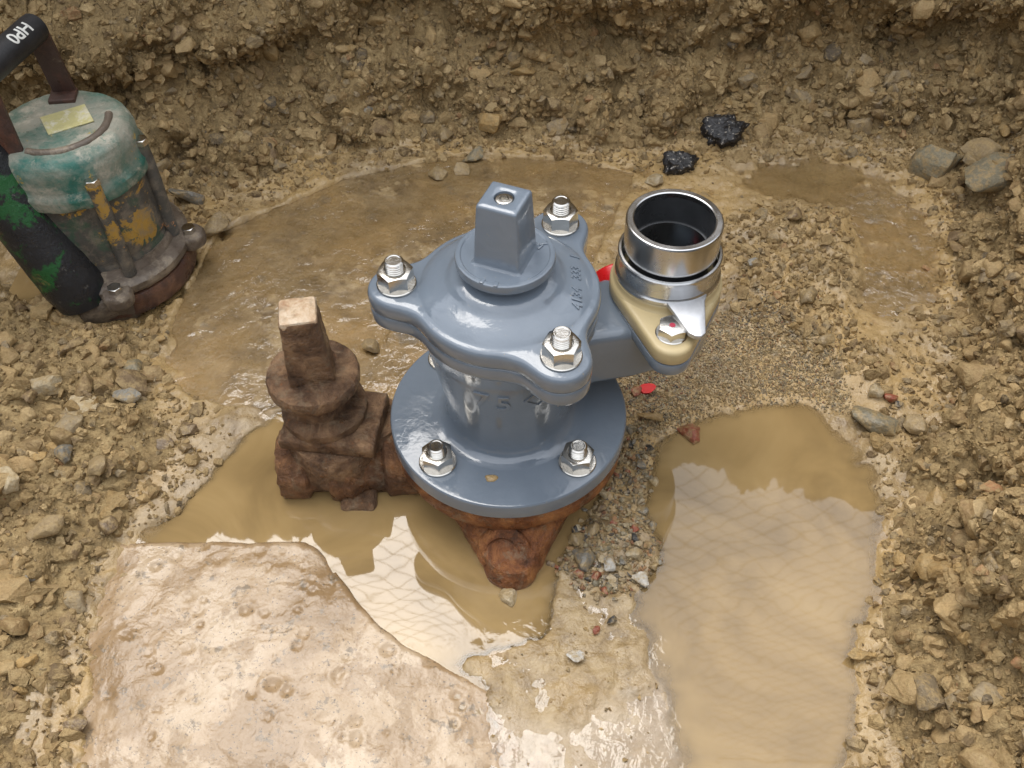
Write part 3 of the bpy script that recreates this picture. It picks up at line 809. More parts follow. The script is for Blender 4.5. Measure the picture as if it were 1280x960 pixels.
# ------------------------------------------------------------------ fasteners
def hex_ring(r_in, z, n=48, ph=0.0, lim=None):
    R_ = []
    for i in range(n):
        an = 2*math.pi*i/n; b = (an % (math.pi/3))-math.pi/6
        r = r_in/math.cos(b)
        if lim: r = min(r, lim)
        R_.append((r*math.cos(an+ph), r*math.sin(an+ph), z))
    return R_
def hex_mesh(name, af, h, hole=0, ph=0.0, both=False):
    ri = af/2; n = 48
    def chamf(zs, sgn):
        out_ = []
        for (x, y, _) in hex_ring(ri, 0, n, ph):
            r = math.hypot(x, y); out_.append((x, y, zs-sgn*(r-ri)*.55))
        return out_
    R_ = [hex_ring(ri*.97, 0, n, ph, ri*.97), hex_ring(ri, .01, n, ph, ri) if both else hex_ring(ri, 0.01, n, ph)]
    if both: R_.append(chamf(.4, -1))
    R_.append(chamf(h-.2, 1)); R_.append(hex_ring(ri*.96, h, n, ph, ri*.96))
    if hole:
        R_.append([(x*hole/ri/.96, y*hole/ri/.96, h) for x, y, _ in hex_ring(ri*.96, h, n, ph, ri*.96)])
        R_.append([(x*hole/ri/.96*.93, y*hole/ri/.96*.93, h-1.2) for x, y, _ in hex_ring(ri*.96, h, n, ph, ri*.96)])
    return rings(name, R_, ang=28)
def thread(name, r, z0, z1, pitch=2.0):
    prof = [(r*.86, z0)]; z = z0
    while z < z1-pitch-.8:
        prof += [(r, z+pitch*.42), (r, z+pitch*.58), (r*.87, z+pitch)]; z += pitch
    prof += [(r*.96, z1-1.6), (r*.96, z1-1.0), (r*.80, z1), (r*.7, z1), (r*.62, z1-.35)]
    return lathe(name, prof, n=28, ang=25)
def bolt(root, x, y, z, name, head_z, stick=24.0, nut_h=13.5, ph=0.2, head_mat='brass', washer=15.6):
    e_ = Matrix.Translation(Vector((x, y, z))*MM)
    st = link(name, xform(thread('thread', 7.7, .5, stick), e_), M['steel'], root)
    wa = lathe('washer', [(washer-.6, 0), (washer, .5), (washer, 1.8), (washer-.7, 2.4), (9, 2.4)], n=40)
    link('washer', xform(wa, e_), M['steel'], st)
    nu = hex_mesh('nut', 24.6, nut_h, 8.6, ph)
    link('nut', xform(nu, e_ @ Matrix.Translation((0, 0, 2.2*MM))), M['steel'], st)
    hd = hex_mesh('bolt_head', 23, 9.5, 0, ph+.3)
    link('bolt_head', xform(hd, Matrix.Translation(Vector((x, y, head_z-9.6))*MM)), M[head_mat], st)
    sh = lathe('shank', [(7.6, head_z-2), (7.6, z+.4)], (x, y), n=20)
    link('shank', sh, M['steel'], st)
    return st

# ------------------------------------------------------------------ fire hydrant
H = thing('fire_hydrant', (0, 0, -18), 'glossy grey-blue underground fire hydrant with steel outlet and square spindle', 'hydrant')
def smin(a_, b, k):
    h = max(k-abs(a_-b), 0)/k; return min(a_, b)-h*h*k*.25
LOBE = [(85*math.cos(t_), 85*math.sin(t_)) for t_ in (math.pi-.02, -math.pi/3-.02, math.pi/3-.02)]
def lobe_sdf(x, y, R_=74, rl=23.5, k=26):
    d = math.hypot(x, y)-R_
    for lx, ly in LOBE: d = smin(d, math.hypot(x-lx, y-ly)-rl, k)
    return d
NL = 216
_cache = {}
def lobe_ring(off, z):
    if off not in _cache:
        r_ = []
        for i in range(NL):
            an = 2*math.pi*i/NL; c, s = math.cos(an), math.sin(an); lo, hi = 20.0, 140.0
            for _ in range(26):
                md = .5*(lo+hi)
                if lobe_sdf(md*c, md*s)+off < 0: lo = md
                else: hi = md
            r_.append(lo)
        _cache[off] = r_
    return [(r*math.cos(2*math.pi*i/NL), r*math.sin(2*math.pi*i/NL), z) for i, r in enumerate(_cache[off])]
def blend(a_, b, t, z):
    return [(p[0]*(1-t)+q[0]*t, p[1]*(1-t)+q[1]*t, z) for p, q in zip(a_, b)]
base = lathe('base_flange', [(60, -18.2), (102, -18.2), (104.5, -17.6), (105.5, -15.5), (105.5, -3.2), (105.0, -1.5), (104.0, -.4), (102.3, 0), (66, 0), (60, .1)], n=160, ang=25)
link('base_flange', base, M['grey'], H)
body = lathe('body', [(68, .05), (63, .8), (58.5, 3), (55.5, 7), (54.2, 13), (54.2, 22), (55.2, 32), (57.5, 48), (60.5, 66), (63.5, 84), (65.5, 100), (67.5, 110), (70, 116), (71, 119.9)], n=144, ang=40)
body_o = link('body', body, M['grey'], H)
R_ = [lobe_ring(9, 119.0), lobe_ring(3.2, 119.3), lobe_ring(1.4, 120.6), lobe_ring(.6, 123), lobe_ring(.6, 132), lobe_ring(1.2, 133.6), lobe_ring(2.4, 134.3)]
p_ = U(614, 598, 0); q_ = []
for r_, z_ in ((4.6, .05), (4.4, .7), (3.2, 1.5), (1.2, 1.9)):
    q_.append([(p_[0]+r_*(1+.18*math.sin(3*t_+.6))*math.cos(t_)*1.15, p_[1]+r_*(1+.15*math.cos(2*t_))*math.sin(t_)*.9, z_) for t_ in np.linspace(0, 2*math.pi, 24, endpoint=False)])
link('mud_splash', rings('mud_splash', q_, ang=80), M['mud'], H)
link('body_rim', rings('body_rim', R_, ang=40), M['grey'], H)
l3 = lobe_ring(3.4, 150)
def cring(r, z): return [(r*math.cos(2*math.pi*i/NL), r*math.sin(2*math.pi*i/NL), z) for i in range(NL)]
flat_r = []
for i in range(NL):
    an = 2*math.pi*i/NL; r0 = math.hypot(*l3[i][:2]); r = min(r0-1.0, 68.5)
    flat_r.append((r*math.cos(an), r*math.sin(an), 150.2 if r0 > 72 else 150.4))
R_ = [lobe_ring(2.0, 134.35), lobe_ring(.8, 134.9), lobe_ring(0, 137), lobe_ring(0, 144.5), lobe_ring(.6, 147), lobe_ring(1.7, 149), l3, flat_r,
      cring(66.5, 151.6), cring(64.5, 153.2), cring(60, 155.6), cring(54, 158.2), cring(48, 160.3), cring(45.5, 161.6), cring(43.5, 163.8), cring(41, 165.6), cring(36, 167.2), cring(31, 168.2), cring(28.5, 169.6), cring(27.8, 172), cring(27.8, 178)]
cov = link('cover', rings('cover', R_, ang=45), M['grey'], H)
for i, (lx, ly) in enumerate(LOBE):
    bolt(H, lx, ly, 150.05, 'cover_bolt', 119.0, 25.5, 13.8, .25+i*.9)
for i, t_ in enumerate((.25, .75, 1.25, 1.75)):
    bolt(H, 84*math.cos(t_*math.pi), 84*math.sin(t_*math.pi), .1, 'flange_bolt', -39.0, 23.5, 12.5, .5+i*.6, 'rust', 16.2)
# spindle
sp = lathe('spindle_collar', [(26, 172), (31.5, 172.6), (36.2, 174.6), (38, 177.2), (38.2, 182), (37.6, 183.6), (36.4, 184.3), (34.2, 184.3), (33.2, 183.5), (30, 183.3), (14, 183.5)], n=96, ang=30)
spo = link('spindle_collar', sp, M['grey'], H)
ang_sq = math.atan2(-21, 9)
def sq_ring(half, z, rad, n=8):
    pts = []
    for q in range(4):
        a0 = ang_sq+q*math.pi/2
        cx, cy = (half-rad)*math.sqrt(2)*math.cos(a0), (half-rad)*math.sqrt(2)*math.sin(a0)
        for i in range(n):
            an = a0-math.pi/4+(math.pi/2)*i/(n-1); pts.append((cx+rad*math.cos(an), cy+rad*math.sin(an), z))
    return pts
def ringhole(r, z, n=32):
    return [(r*math.cos(ang_sq-math.pi/4+2*math.pi*(i+.0)/n), r*math.sin(ang_sq-math.pi/4+2*math.pi*(i+.0)/n), z) for i in range(n)]
R_ = [sq_ring(20.5, 183.2, 3), sq_ring(18.9, 184.4, 2.6), sq_ring(18.3, 186.2, 2.2), sq_ring(15.8, 233.6, 2.2), sq_ring(15.3, 235.2, 2.0), sq_ring(14.2, 236, 1.6), ringhole(7.9, 236), ringhole(7.4, 235.6), ringhole(7.2, 229), ringhole(3, 228.8)]
spq = link('square_spindle', rings('square_spindle', R_, ang=40), M['grey'], H)
scr = lathe('screw', [(6.6, 229), (6.6, 234.2), (6.2, 234.9), (5.2, 235.1), (3.4, 235.1), (3.2, 234.2), (2.9, 231.5)], n=32)
link('screw', scr, M['steel'], spq)
# two notches and a little cast arrow on the collar
for an in (-2.05, -1.75):
    link('notch_rib', rbox('notch_rib', 3.0, 5, 1.2, .4, (35.2*math.cos(an), 35.2*math.sin(an), 184.3), (0, 0, an+math.pi/2)), M['grey'], spo)
link('cast_arrow', rbox('cast_arrow', 7, 1.6, 1.4, .5, (29, 10, 183.9), (0, 0, .2)), M['grey'], spo)
link('cast_arrow', rbox('cast_arrow', 6, 1.6, 1.4, .5, (26.5, 6.5, 183.9), (0, 0, .9)), M['grey'], spo)

def text_mesh(txt, size, depth_):
    cu = bpy.data.curves.new('mark', 'FONT'); cu.body = txt; cu.size = size; cu.extrude = depth_; cu.bevel_depth = .3; cu.bevel_resolution = 1
    cu.align_x = 'CENTER'; cu.align_y = 'CENTER'
    o = bpy.data.objects.new('mark', cu); col.objects.link(o)
    dg = bpy.context.evaluated_depsgraph_get(); me = bpy.data.meshes.new_from_object(o.evaluated_get(dg))
    bpy.data.objects.remove(o); bpy.data.curves.remove(cu)
    bm = bmesh.new(); bm.from_mesh(me); bmesh.ops.triangulate(bm, faces=bm.faces[:])
    bmesh.ops.subdivide_edges(bm, edges=[e_ for e_ in bm.edges if e_.calc_length() > 4], cuts=2); bm.to_mesh(me); bm.free()
    return me
def wrap_body(me, ang0, z0, radf):
    for v in me.vertices:
        x, y, z = v.co; zz = z0+y; r = radf(zz)+z; an = ang0+x/radf(zz)
        v.co = Vector((r*math.cos(an), r*math.sin(an), zz))*MM
    return finish(me, 30)
brad = lambda z: np.interp(z, [48, 66, 84, 100, 110], [57.5, 60.5, 63.5, 65.5, 67.5])
mk = wrap_body(text_mesh('7', 27, 1.3), -math.pi/2-.31, 84, brad); link('cast_number', mk, M['grey'], body_o)
mk = wrap_body(text_mesh('5', 27, 1.3), -math.pi/2-.03, 82, brad); link('cast_number', mk, M['grey'], body_o)
def diamond():
    V, F = [], []
    P4 = [(-12, 0), (0, 11), (12, 0), (0, -11)]
    for i in range(4):
        a_, b = Vector(P4[i]), Vector(P4[(i+1) % 4]); d = (b-a_).normalized(); nrm = Vector((-d.y, d.x))
        for s in range(5):
            p, q = a_.lerp(b, s/5), a_.lerp(b, (s+1)/5)
            k = len(V)
            for zz in (-.6, 1.1):
                for c in (p+nrm*1.2, q+nrm*1.2, q-nrm*1.2, p-nrm*1.2): V.append((c.x, c.y, zz))
            F += [(k+4, k+5, k+6, k+7), (k, k+1, k+5, k+4), (k+1, k+2, k+6, k+5), (k+2, k+3, k+7, k+6), (k+3, k, k+4, k+7)]
    me = bpy.data.meshes.new('emblem'); me.from_pydata(V, [], F); return me
link('cast_emblem', wrap_body(diamond(), -math.pi/2+.42, 84, brad), M['grey'], body_o)
def dome_z(r): return float(np.interp(r, [36, 41, 43.5, 45.5, 48, 54, 60, 64.5, 66.5, 68.5], [167.2, 165.6, 163.8, 161.6, 160.3, 158.2, 155.6, 153.2, 151.6, 150.3]))
def on_dome(txt, size, cy):
    me = text_mesh(txt, size, .8)
    for v in me.vertices:
        x, y, z = v.co
        X_, Y_ = 54.5-y, cy+x
        v.co = Vector((X_, Y_, dome_z(math.hypot(X_, Y_))+z+.1))*MM
    return finish(me, 30)
for txt, cy in (('4134', -20), ('333', 6), ('1', 27)):
    link('cast_number', on_dome(txt, 10.5, cy), M['grey'], cov)

# outlet arm and elbow
OX, OY = 134.0, 55.0
def hullpts(circs, n=160):
    P_ = []
    for x, y, r in circs:
        P_ += [(x+r*math.cos(2*math.pi*i/120), y+r*math.sin(2*math.pi*i/120)) for i in range(120)]
    P_ = sorted(set(P_)); 
    def half(it):
        h = []
        for p in it:
            while len(h) >= 2 and (h[-1][0]-h[-2][0])*(p[1]-h[-2][1])-(h[-1][1]-h[-2][1])*(p[0]-h[-2][0]) <= 0: h.pop()
            h.append(p)
        return h
    a_ = half(P_); b = half(reversed(P_)); hl = a_[:-1]+b[:-1]
    hl = np.array(hl+[hl[0]]); L = np.r_[0, np.cumsum(np.hypot(*np.diff(hl, axis=0).T))]
    s = np.linspace(0, L[-1], n, endpoint=False)
    return np.stack([np.interp(s, L, hl[:, 0]), np.interp(s, L, hl[:, 1])], 1)
def hull_ring(circs, off, z):
    P_ = hullpts([(x, y, r-off) for x, y, r in circs]); return [(x, y, z) for x, y in P_]
tilt = .03
def tipc(s, d): return (OX+d*math.sin(tilt)*s, OY+d*math.cos(tilt)*s)
RH = [(OX, OY, 47.5), (*tipc(-1, 71), 18), (*tipc(1, 71), 18)]
A_ = []
for t_, cx, cy, hw, zl, zh in ((0, 30, 10, 30, 34, 96), (1, 62, 26, 31, 33, 94), (2, 95, 40, 36, 31, 92), (3, 118, 50, 40, 34, 90)):
    dx, dy = .93, .37; nxv, nyv = -dy, dx; ring = []
    rr = 9
    zc, hh = (zl+zh)/2, (zh-zl)/2
    for q, (sx, sz) in enumerate(((1, 1), (-1, 1), (-1, -1), (1, -1))):
        for i in range(7):
            an = q*math.pi/2+(math.pi/2)*i/6
            u = sx*(hw-rr)+rr*math.cos(an); v = sz*(hh-rr)+rr*math.sin(an)
            ring.append((cx+nxv*u, cy+nyv*u, zc+v))
    A_.append(ring)
link('outlet_arm', rings('outlet_arm', A_, ang=50), M['grey'], H)
elb = lathe('elbow', [(8, 26), (26, 27), (36, 31), (41.5, 38), (43, 48), (43, 86), (45, 90)], (OX, OY), n=96, cap1=False, ang=50)
link('elbow', elb, M['grey'], H)
def bore_ring(r, z): 
    o_ = np.array(hull_ring(RH, 0, z)); d_ = o_[:, :2]-np.array([OX, OY]); an_ = np.arctan2(d_[:, 1], d_[:, 0])
    return [(OX+r*math.cos(t_), OY+r*math.sin(t_), z) for t_ in an_]
link('elbow_flange', rings('elbow_flange', [bore_ring(38, 82.0), hull_ring(RH, 3, 82.0), hull_ring(RH, .8, 82.6), hull_ring(RH, 0, 84.5), hull_ring(RH, 0, 92.2), hull_ring(RH, .6, 93.4), hull_ring(RH, 2, 93.9), bore_ring(34, 93.9)], cap0=False, cap1=False, ang=40), M['grey'], H)
ad = link('adaptor_plate', rings('adaptor_plate', [bore_ring(34, 94.1), hull_ring(RH, 2, 94.1), hull_ring(RH, .8, 94.7), hull_ring(RH, .2, 96), hull_ring(RH, .2, 105.2), hull_ring(RH, 1.0, 107.2), hull_ring(RH, 2.6, 108.3), hull_ring(RH, 4.5, 108.6), bore_ring(45, 108.7), bore_ring(34, 108.7)], cap0=False, cap1=False, ang=40), M['tan'], H)
link('adaptor_neck', lathe('adaptor_neck', [(46.5, 108.4), (45.2, 109.6), (44.4, 111.6), (44.0, 114.5), (43, 115.6), (34, 115.8)], (OX, OY), n=96, cap0=False, cap1=False), M['tan'], ad)
for s in (-1, 1):
    bx_, by_ = tipc(s, 66)
    hb = hex_mesh('outlet_bolt', 21, 9, 0, .35)
    hbo = link('outlet_bolt', xform(hb, Matrix.Translation(Vector((bx_, by_, 109.2))*MM)), M['steel'], H)
    link('washer', lathe('washer', [(13.0, 108.6), (13.2, 109.0), (12.4, 109.6), (8, 109.7)], (bx_, by_), n=36), M['steel'], hbo)
    nb_ = hex_mesh('nut', 21, 9, 0, .2); link('nut', xform(nb_, Matrix.Translation(Vector((bx_, by_, 72.8))*MM)), M['brass'], hbo)
    link('bolt_end', lathe('bolt_end', [(6.8, 66), (7, 67), (7, 74)], (bx_, by_), n=20), M['steel'], hbo)
    if s < 0: link('paint_dot', lathe('paint_dot', [(2.6, 118.15), (2.2, 118.5), (.5, 118.6)], (bx_-.5, by_-.5), n=16), M['redpaint'], hbo)
M['bore'] = mat_plain('shade_painted_bore', (.05, .052, .055), .3, .3, .3, 30, .0003)  # near-black colour paints in the shade inside the steel outlet
link('bore', lathe('bore', [(32.25, 166.5), (32.2, 120), (31.5, 50), (20, 42), (1, 40)], (OX, OY), n=64, cap0=False), M['bore'], H)
# steel coupling
cp = lathe('coupling_tube', [(31, 116), (31, 141), (37.0, 141.4), (38.2, 142.6), (38.8, 146), (39, 166), (38.9, 169.6), (38.2, 170.8), (37.4, 171.2), (33.6, 171.2), (32.6, 170.6), (32.3, 168.5), (32.3, 166)], (OX, OY), n=128, cap0=False, cap1=False, ang=22)
link('coupling_tube', cp, M['turned'], H)
cring_ = link('release_ring', lathe('release_ring', [(38, 115.6), (43.2, 115.9), (44.0, 116.8), (44.0, 119.6), (43.0, 120.8), (42.3, 122), (42.3, 134.0), (42.8, 135.2), (42.8, 138.4), (42.0, 139.4), (40.2, 139.6), (39.6, 138), (39.4, 132)], (OX, OY), n=128, cap0=False, cap1=False, ang=25), M['turned'], H)
def tab():
    out2 = [(-23, -34), (-14, -42), (-4.5, -74), (0, -77.5), (5, -77.8), (9.5, -74), (19, -40), (23, -32)]
    V = []; 
    for zt_ in (0, 1):
        for x, y in out2:
            d = max(0, -y-40)
            V.append((OX+8+x*.95+(-y-40)*.16, OY+y*1.03, (116.0 if zt_ == 0 else 120.4)+(-.02*d)))
    n = len(out2); F = [tuple(range(n-1, -1, -1)), tuple(range(n, 2*n))]+[(i, (i+1) % n, n+(i+1) % n, n+i) for i in range(n)]
    me = mesh_py('thumb_tab', V, F, 40)
    bm = bmesh.new(); bm.from_mesh(me); bmesh.ops.bevel(bm, geom=bm.edges[:], offset=.8*MM, segments=2, profile=.5, affect='EDGES'); bm.to_mesh(me); bm.free()
    return finish(me, 40)
link('thumb_tab', tab(), M['cast'], cring_)
# red drain cap on the back of the elbow
link('drain_cap', axis_lathe('drain_cap', [(18, -6), (21.5, -3), (22, 0), (22, 12), (20.5, 13.5), (8, 14)], (96, 78, 74), (92, 92, 79), 40), M['red'], H)

# a red plastic scrap on the gravel under the outlet
def scrap(px, py, w_, name, mat, label):
    p = on_ground(px, py); r = w_*.5*np.linalg.norm(p-CAM)/FPX
    V = []; n = 9
    for zt_ in (0, 1):
        for i in range(n):
            an = 2*math.pi*i/n; k = rng.uniform(.75, 1.1)
            V.append((p[0]+r*k*math.cos(an), p[1]+r*.75*k*math.sin(an), p[2]+1.2+3.0*zt_+2.2*math.cos(an)))
    F = [tuple(range(n-1, -1, -1)), tuple(range(n, 2*n))]+[(i, (i+1) % n, n+(i+1) % n, n+i) for i in range(n)]
    o = link(name, mesh_py(name, V, F, 30), M[mat]); return tag(o, label, 'scrap')
scrap(809, 488, 22, 'plastic_scrap', 'red', 'bright red plastic scrap on the gravel under the outlet flange')

# ------------------------------------------------------------------ rusty isolating valve below
VLV = thing('isolating_valve', (0, 0, -112), 'rusty cast iron isolating valve with square spindle under the grey hydrant', 'valve')
def rough_mesh(me, amp, s=9.0, seed=3):
    bm = bmesh.new(); bm.from_mesh(me)
    long_ = [e_ for e_ in bm.edges if e_.calc_length() > 7*MM]
    if long_: bmesh.ops.subdivide_edges(bm, edges=long_, cuts=2, use_grid_fill=True)
    bm.normal_update(); bm.to_mesh(me); bm.free()
    co = np.array([v.co[:] for v in me.vertices])/MM; nn = np.array([v.normal[:] for v in me.vertices])
    d = fbm(co, s, 3, seed)*amp
    co = (co+nn*d[:, None])*MM; me.vertices.foreach_set('co', co.astype(np.float32).ravel()); me.update()
    return finish(me, 40)
link('gasket', lathe('gasket', [(60, -20.4), (101, -20.4), (101.5, -19.4), (101, -18.5), (60, -18.5)], n=96), M['black'], VLV)
link('valve_flange', rough_mesh(lathe('valve_flange', [(50, -40), (95, -40), (102, -39), (103.5, -36), (103.5, -24), (102, -21.4), (60, -20.8)], n=128), .9, 7), M['rust'], VLV)
vb = []
for z, R_m, tip, rt in ((-39.5, 96, 84, 14), (-48, 92, 96, 18), (-58, 84, 112, 22), (-70, 76, 117, 23), (-84, 70, 118, 24), (-112, 66, 118, 24)):
    vb.append([(x, y, z) for x, y in hullpts([(0, 0, R_m), (4, -tip, rt)], 144)])
link('valve_body', rough_mesh(rings('valve_body', vb, ang=50), 1.8, 14), M['rust'], VLV)
lug = link('front_lug', rough_mesh(axis_lathe('front_lug', [(10, -14), (22, -12), (24, -6), (24, 2), (21, 5), (15, 5.5), (13, 2.5), (6, 2)], (-3, -112, -58), (-6, -124, -50), 40), 1.0, 6), M['rust'], VLV)
GXX, GYY = -168.0, 2.0
link('side_shaft_housing', rough_mesh(axis_lathe('side_shaft_housing', [(20, 0), (31, 2), (33, 8), (33, 26), (29, 30), (29, 44), (37, 48), (39, 54), (39, 66), (36, 72), (33, 76), (33, 96), (38, 100), (38, 130)], (-212, -20, -58), (-60, -4, -58), 48), 2.4, 10, 5), M['rustmix'], VLV)
link('clamp_foot', rough_mesh(rbox('clamp_foot', 34, 30, 22, 6, (-138, -44, -78), (.2, 0, .05)), 1.6, 8, 9), M['rustdark'], VLV)
gb = rough_mesh(rings('gear_box', [hull_ring([(-158, -6, 44), (-122, 6, 28)], 0, -58), hull_ring([(-158, -6, 44), (-122, 6, 28)], 0, -30), hull_ring([(-158, -6, 42), (-122, 6, 26)], 1, -18)], ang=50), 2.0, 12, 2)
link('gear_box', gb, M['rustdark'], VLV)
link('bonnet_plate', rough_mesh(rbox('bonnet_plate', 86, 66, 15, 3, (-156, -6, -10), (0, 0, -.12)), 1.2, 8, 6), M['rustdark'], VLV)
link('bonnet_step', rough_mesh(lathe('bonnet_step', [(38, -3), (38, 6), (35, 9), (30, 10)], (GXX+4, GYY-2), n=56), 1.1, 8, 8), M['rustdark'], VLV)
link('gland_neck', rough_mesh(lathe('gland_neck', [(29, 8), (27.5, 14), (27.5, 26), (30, 29), (32, 34)], (GXX, GYY), n=48), 1.0, 8, 4), M['rustdark'], VLV)
link('spindle_collar', rough_mesh(lathe('spindle_collar', [(30, 32), (38, 33.5), (40, 37), (40.3, 44), (39, 47.5), (36, 48.6), (14, 49)], (GXX, GYY), n=64), .9, 6, 12), M['rustdark'], VLV)
def sq2(half, z, rad, rot, n=6):
    pts = []
    for q in range(4):
        a0 = rot+math.pi/4+q*math.pi/2
        cx, cy = GXX+(half-rad)*math.sqrt(2)*math.cos(a0), GYY+(half-rad)*math.sqrt(2)*math.sin(a0)
        for i in range(n):
            an = a0-math.pi/4+(math.pi/2)*i/(n-1); pts.append((cx+rad*math.cos(an), cy+rad*math.sin(an), z))
    return pts
rs = .19
sqz = [sq2(21, 48.2, 3, rs), sq2(19, 50.5, 3, rs)]+[sq2(19-3.4*k/8, 50.5+66*k/8, 3, rs) for k in range(1, 9)]+[sq2(15.2, 119.6, 3, rs)]
so = link('square_spindle', rough_mesh(rings('square_spindle', sqz, ang=50), .8, 9, 14), M['rustdark'], VLV)
link('spindle_top', rough_mesh(rings('spindle_top', [sq2(15.35, 116.0, 3, rs), sq2(15.3, 119.4, 3, rs), sq2(14.4, 121.2, 3, rs), sq2(11, 121.8, 3, rs)], ang=60), .4, 8, 15), M['rusttop'], so)

# ------------------------------------------------------------------ submersible pump
M['pumpgreen'] = mat_chipped('worn_green_paint', (.03, .15, .115), [((.33, .30, .24), 13, .40, .60, .85), ((.50, .44, .35), 34, .54, .68, .8), ((.02, .13, .10), 130, .60, .66, .6), ((.45, .30, .05), 26, .63, .66, .9)])
M['pumpside'] = mat_chipped('worn_pump_side', (.10, .095, .085), [((.035, .10, .06), 16, .52, .58, .6), ((.46, .27, .045), 19, .55, .575, .9), ((.24, .20, .15), 60, .48, .66, .75), ((.58, .27, .10), 30, .62, .64, .9)])
M['pumpbase'] = mat_chipped('muddy_brown_casting', (.15, .115, .085), [((.30, .24, .17), 30, .48, .62, .8), ((.075, .05, .035), 45, .55, .65, .7)])
M['rustband'] = mat_chipped('rust_brown_band', (.11, .055, .038), [((.20, .10, .055), 30, .5, .62, .7), ((.05, .035, .03), 50, .55, .66, .7)], .3)
M['hose'] = mat_chipped('scuffed_black_hose', (.022, .023, .026), [((.016, .10, .028), 22, .53, .56, .9), ((.24, .17, .06), 30, .60, .66, .7), ((.22, .21, .18), 90, .62, .68, .6)], .32)
M['handle'] = mat_chipped('rusty_handle_strap', (.075, .042, .032), [((.13, .055, .035), 24, .48, .6, .8), ((.22, .17, .12), 50, .62, .7, .7)])
M['label'] = mat_chipped('faded_yellow_label', (.62, .56, .26), [((.62, .58, .46), 60, .5, .6, .9), ((.40, .38, .32), 120, .6, .66, .8)])
PXc, PYc = -443.0, 262.0
PU = thing('submersible_pump', (PXc, PYc, -92), 'battered green and yellow submersible pump with rusty carrying handle and black hose', 'pump')
c = (PXc, PYc)
link('strainer', lathe('strainer', [(70, -95), (76, -92), (76, -76), (70, -72)], c, n=64), M['black'], PU)
for i in range(22):
    an = 2*math.pi*i/22
    link('strainer_rib', rbox('strainer_rib', 5, 7, 20, 1.5, (c[0]+77*math.cos(an), c[1]+77*math.sin(an), -84), (0, 0, an)), M['black'], PU)
link('base_band', rough_mesh(lathe('base_band', [(70, -72), (83, -71), (86, -67), (86, -50), (83, -45), (74, -43)], c, n=72), .8, 9), M['rustband'], PU)
bf = link('base_flange', rough_mesh(lathe('base_flange', [(70, -43), (83, -42), (86, -38), (86, -30), (82, -26), (74, -24), (70, -16)], c, n=72), .9, 10), M['pumpbase'], PU)
pb = link('motor_body', rough_mesh(lathe('motor_body', [(70, -26), (68, -18), (67, -8), (68, -5), (68, 60), (69, 66), (71, 70)], c, n=80), .7, 14), M['pumpside'], PU)
cap = link('top_cap', rough_mesh(lathe('top_cap', [(69, 66), (73, 68), (74, 72), (74, 80), (71, 84), (70, 88), (69, 106), (66, 114), (60, 119), (50, 121), (14, 122)], c, n=80), .8, 12), M['pumpgreen'], PU)
link('cap_ridge', tube('cap_ridge', [(c[0]+48*math.cos(t_), c[1]+48*math.sin(t_), 120) for t_ in np.linspace(-1.9, .35, 16)], 4.2, 10), M['pumpbase'], cap)
lb = rbox('rating_label', 44, 34, 1.2, .3, (c[0]+8, c[1]+4, 122.6), (0, 0, .55)); link('rating_label', lb, M['label'], cap)
for i, an in enumerate((-2.15, -.95, .1, 1.3, 2.6)):
    bx_, by_ = c[0]+72*math.cos(an), c[1]+72*math.sin(an)
    rod = link('tie_rod_rib', rough_mesh(tube('tie_rod_rib', [(bx_, by_, -24), (bx_, by_, 20), (bx_, by_, 60), (bx_-(bx_-c[0])*.02, by_, 92)], 7.2, 14), .8, 8, 3), M['pumpside'], PU)
    link('bolt_head', xform(hex_mesh('bolt_head', 13, 6.5, 0, an), Matrix.Translation(Vector((bx_, by_, 92))*MM)), M['steel'], rod)
for i, an in enumerate((-1.2, .15, 1.6, 3.0)):
    bx_, by_ = c[0]+88*math.cos(an), c[1]+88*math.sin(an)
    ear = link('flange_ear', rough_mesh(lathe('flange_ear', [(15, -43), (16, -41), (16, -31), (13.5, -28), (9, -27.5)], (bx_, by_), n=32), .7, 8, i), M['pumpbase'], bf)
    link('flange_bolt', xform(hex_mesh('flange_bolt', 13, 7, 0, an), Matrix.Translation(Vector((bx_, by_, -28))*MM)), M['steel'], PU)
# handle: two flat straps and a rubber grip between them
def strap(p0, p1, wv, thk):
    p0, p1 = Vector(p0), Vector(p1); d = (p1-p0).normalized(); wv = Vector(wv).normalized(); t_ = d.cross(wv).normalized()
    V = []; 
    for p in (p0, p1):
        for sx, sy in ((1, 1), (-1, 1), (-1, -1), (1, -1)): V.append(tuple(p+wv*sx*11+t_*sy*thk))
    return mesh_py('handle_strap', V, [(3, 2, 1, 0), (4, 5, 6, 7)]+[(i, (i+1) % 4, 4+(i+1) % 4, 4+i) for i in range(4)], 30)
hA, hB = (c[0]-8, c[1]+52, 118), (c[0]-30, c[1]-46, 112)
tA, tB = (hA[0]-2, hA[1]-6, 196), (hB[0]-2, hB[1]+6, 196)
for p0, p1, off in ((hA, tA, 0), (hB, tB, 0)):
    link('handle_strap', strap(p0, p1, (1, .1, 0), 2.2), M['handle'], PU)
    link('strap_foot', rbox('strap_foot', 26, 22, 5, 1.2, (p0[0], p0[1]+(-8 if p0 is hA else 8), p0[2]+5), (0, 0, .15)), M['handle'], PU)
grip = link('grip', axis_lathe('grip', [(8, -6), (13.5, -2), (14, 4), (14, 86), (13, 92), (8, 94)], tA, tB, 28), M['black'], PU)
gm = text_mesh('HP0', 17, .3)
q = (Vector(tB)-Vector(tA)); ln = q.length; d = q.normalized(); side = d.cross(Vector((0, 0, 1))).normalized(); upv = side.cross(d)
for v in gm.vertices:
    x, y, z = v.co; an = y/14.2+.55; v.co = (Vector(tA)+d*(22+x+6)+(upv*math.cos(an)-side*math.sin(an))*(14.05+z*.4))*MM
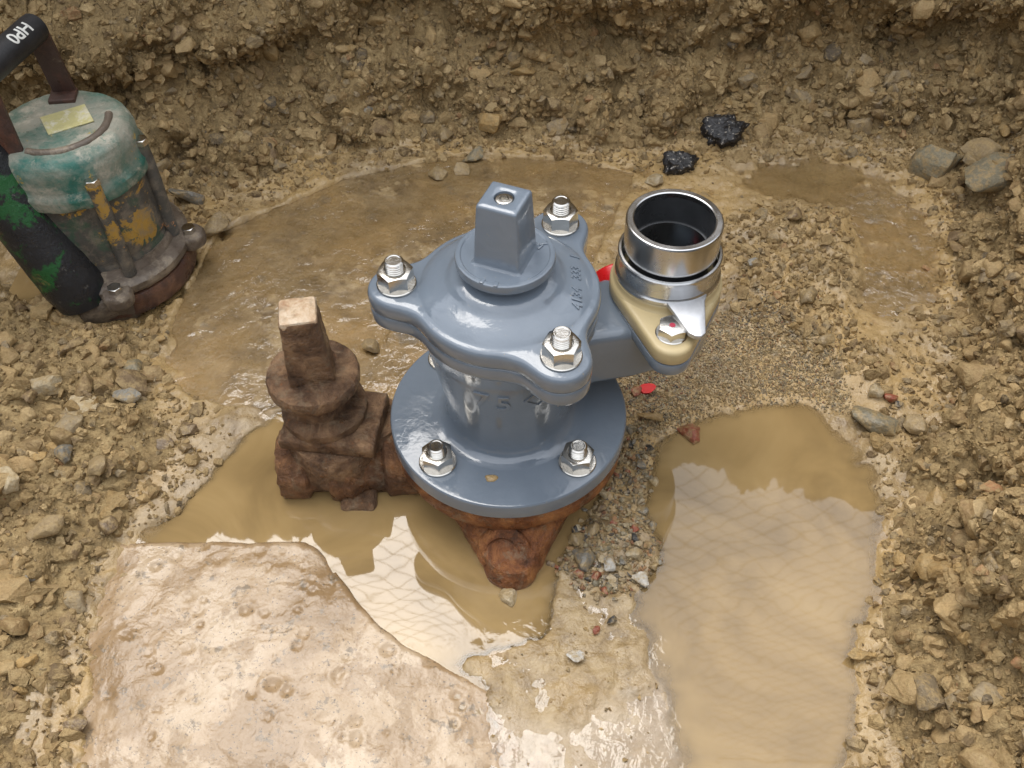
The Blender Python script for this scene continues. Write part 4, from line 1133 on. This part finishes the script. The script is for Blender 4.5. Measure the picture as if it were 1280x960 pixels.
link('grip_lettering', finish(gm, 30), mat_plain('white_print', (.62, .62, .58), .5, 0, .1, 80, .0001), grip)
# discharge elbow and hose
hp = [(-452, 186, -48), (-456, 190, -30), (-466, 196, 0), (-482, 203, 45), (-500, 210, 95), (-522, 219, 150), (-548, 230, 215), (-580, 245, 300), (-630, 270, 420)]
link('discharge_hose', tube('discharge_hose', hp, [27, 32, 33, 32, 32, 32, 32, 32, 32], 32, 60), M['hose'], PU)
link('discharge_elbow', rough_mesh(axis_lathe('discharge_elbow', [(24, 0), (30, 4), (31, 20), (26, 40), (26, 60)], (-428, 178, -68), (-440, 215, -56), 36), .7, 8), M['pumpbase'], PU)
link('elbow_bolt', xform(hex_mesh('elbow_bolt', 14, 7, 0, .2), Matrix.Translation(Vector((-420, 180, -38))*MM)), M['steel'], PU)

# ------------------------------------------------------------------ chain-link fence on the edge of the trench (its reflection shows in the puddles)
M['galv'] = mat_plain('galvanised_wire', (.30, .30, .30), .5, .6, .1, 60, .0003)
FY, FZ, FH = 800.0, 965.0, 2000.0
FE = thing('chain_link_fence', (0, FY, FZ), 'galvanised chain-link fence standing at the edge of the trench', 'fence')
for x in (-1700, 1700):
    link('post', lathe('post', [(24, FZ-60), (24, FZ+FH+30), (18, FZ+FH+36), (4, FZ+FH+38)], (x, FY+30), n=20), M['galv'], FE)
for z in (FZ+FH, FZ+60):
    link('tension_wire', axis_lathe('tension_wire', [(2.2, 0), (2.2, 3640)], (-1820, FY+6, z), (1820, FY+6, z), 8), M['galv'], FE)
wp = [(0 if k % 2 == 0 else 42, -2.2 if k % 2 == 0 else 2.2, FZ+25+k*36) for k in range(int((FH-20)/36))]
wire = tube('wire', wp, 1.05, 5, None); wire.materials.append(M['galv'])
for i in range(80):
    o = bpy.data.objects.new('wire', wire); col.objects.link(o); o.parent = FE
    o.matrix_parent_inverse = FE.matrix_basis.inverted()
    o.location = Vector((-1680+i*42, FY-14, 0))*MM
    if i % 2: o.scale = (-1, 1, 1); o.location.x += 42*MM
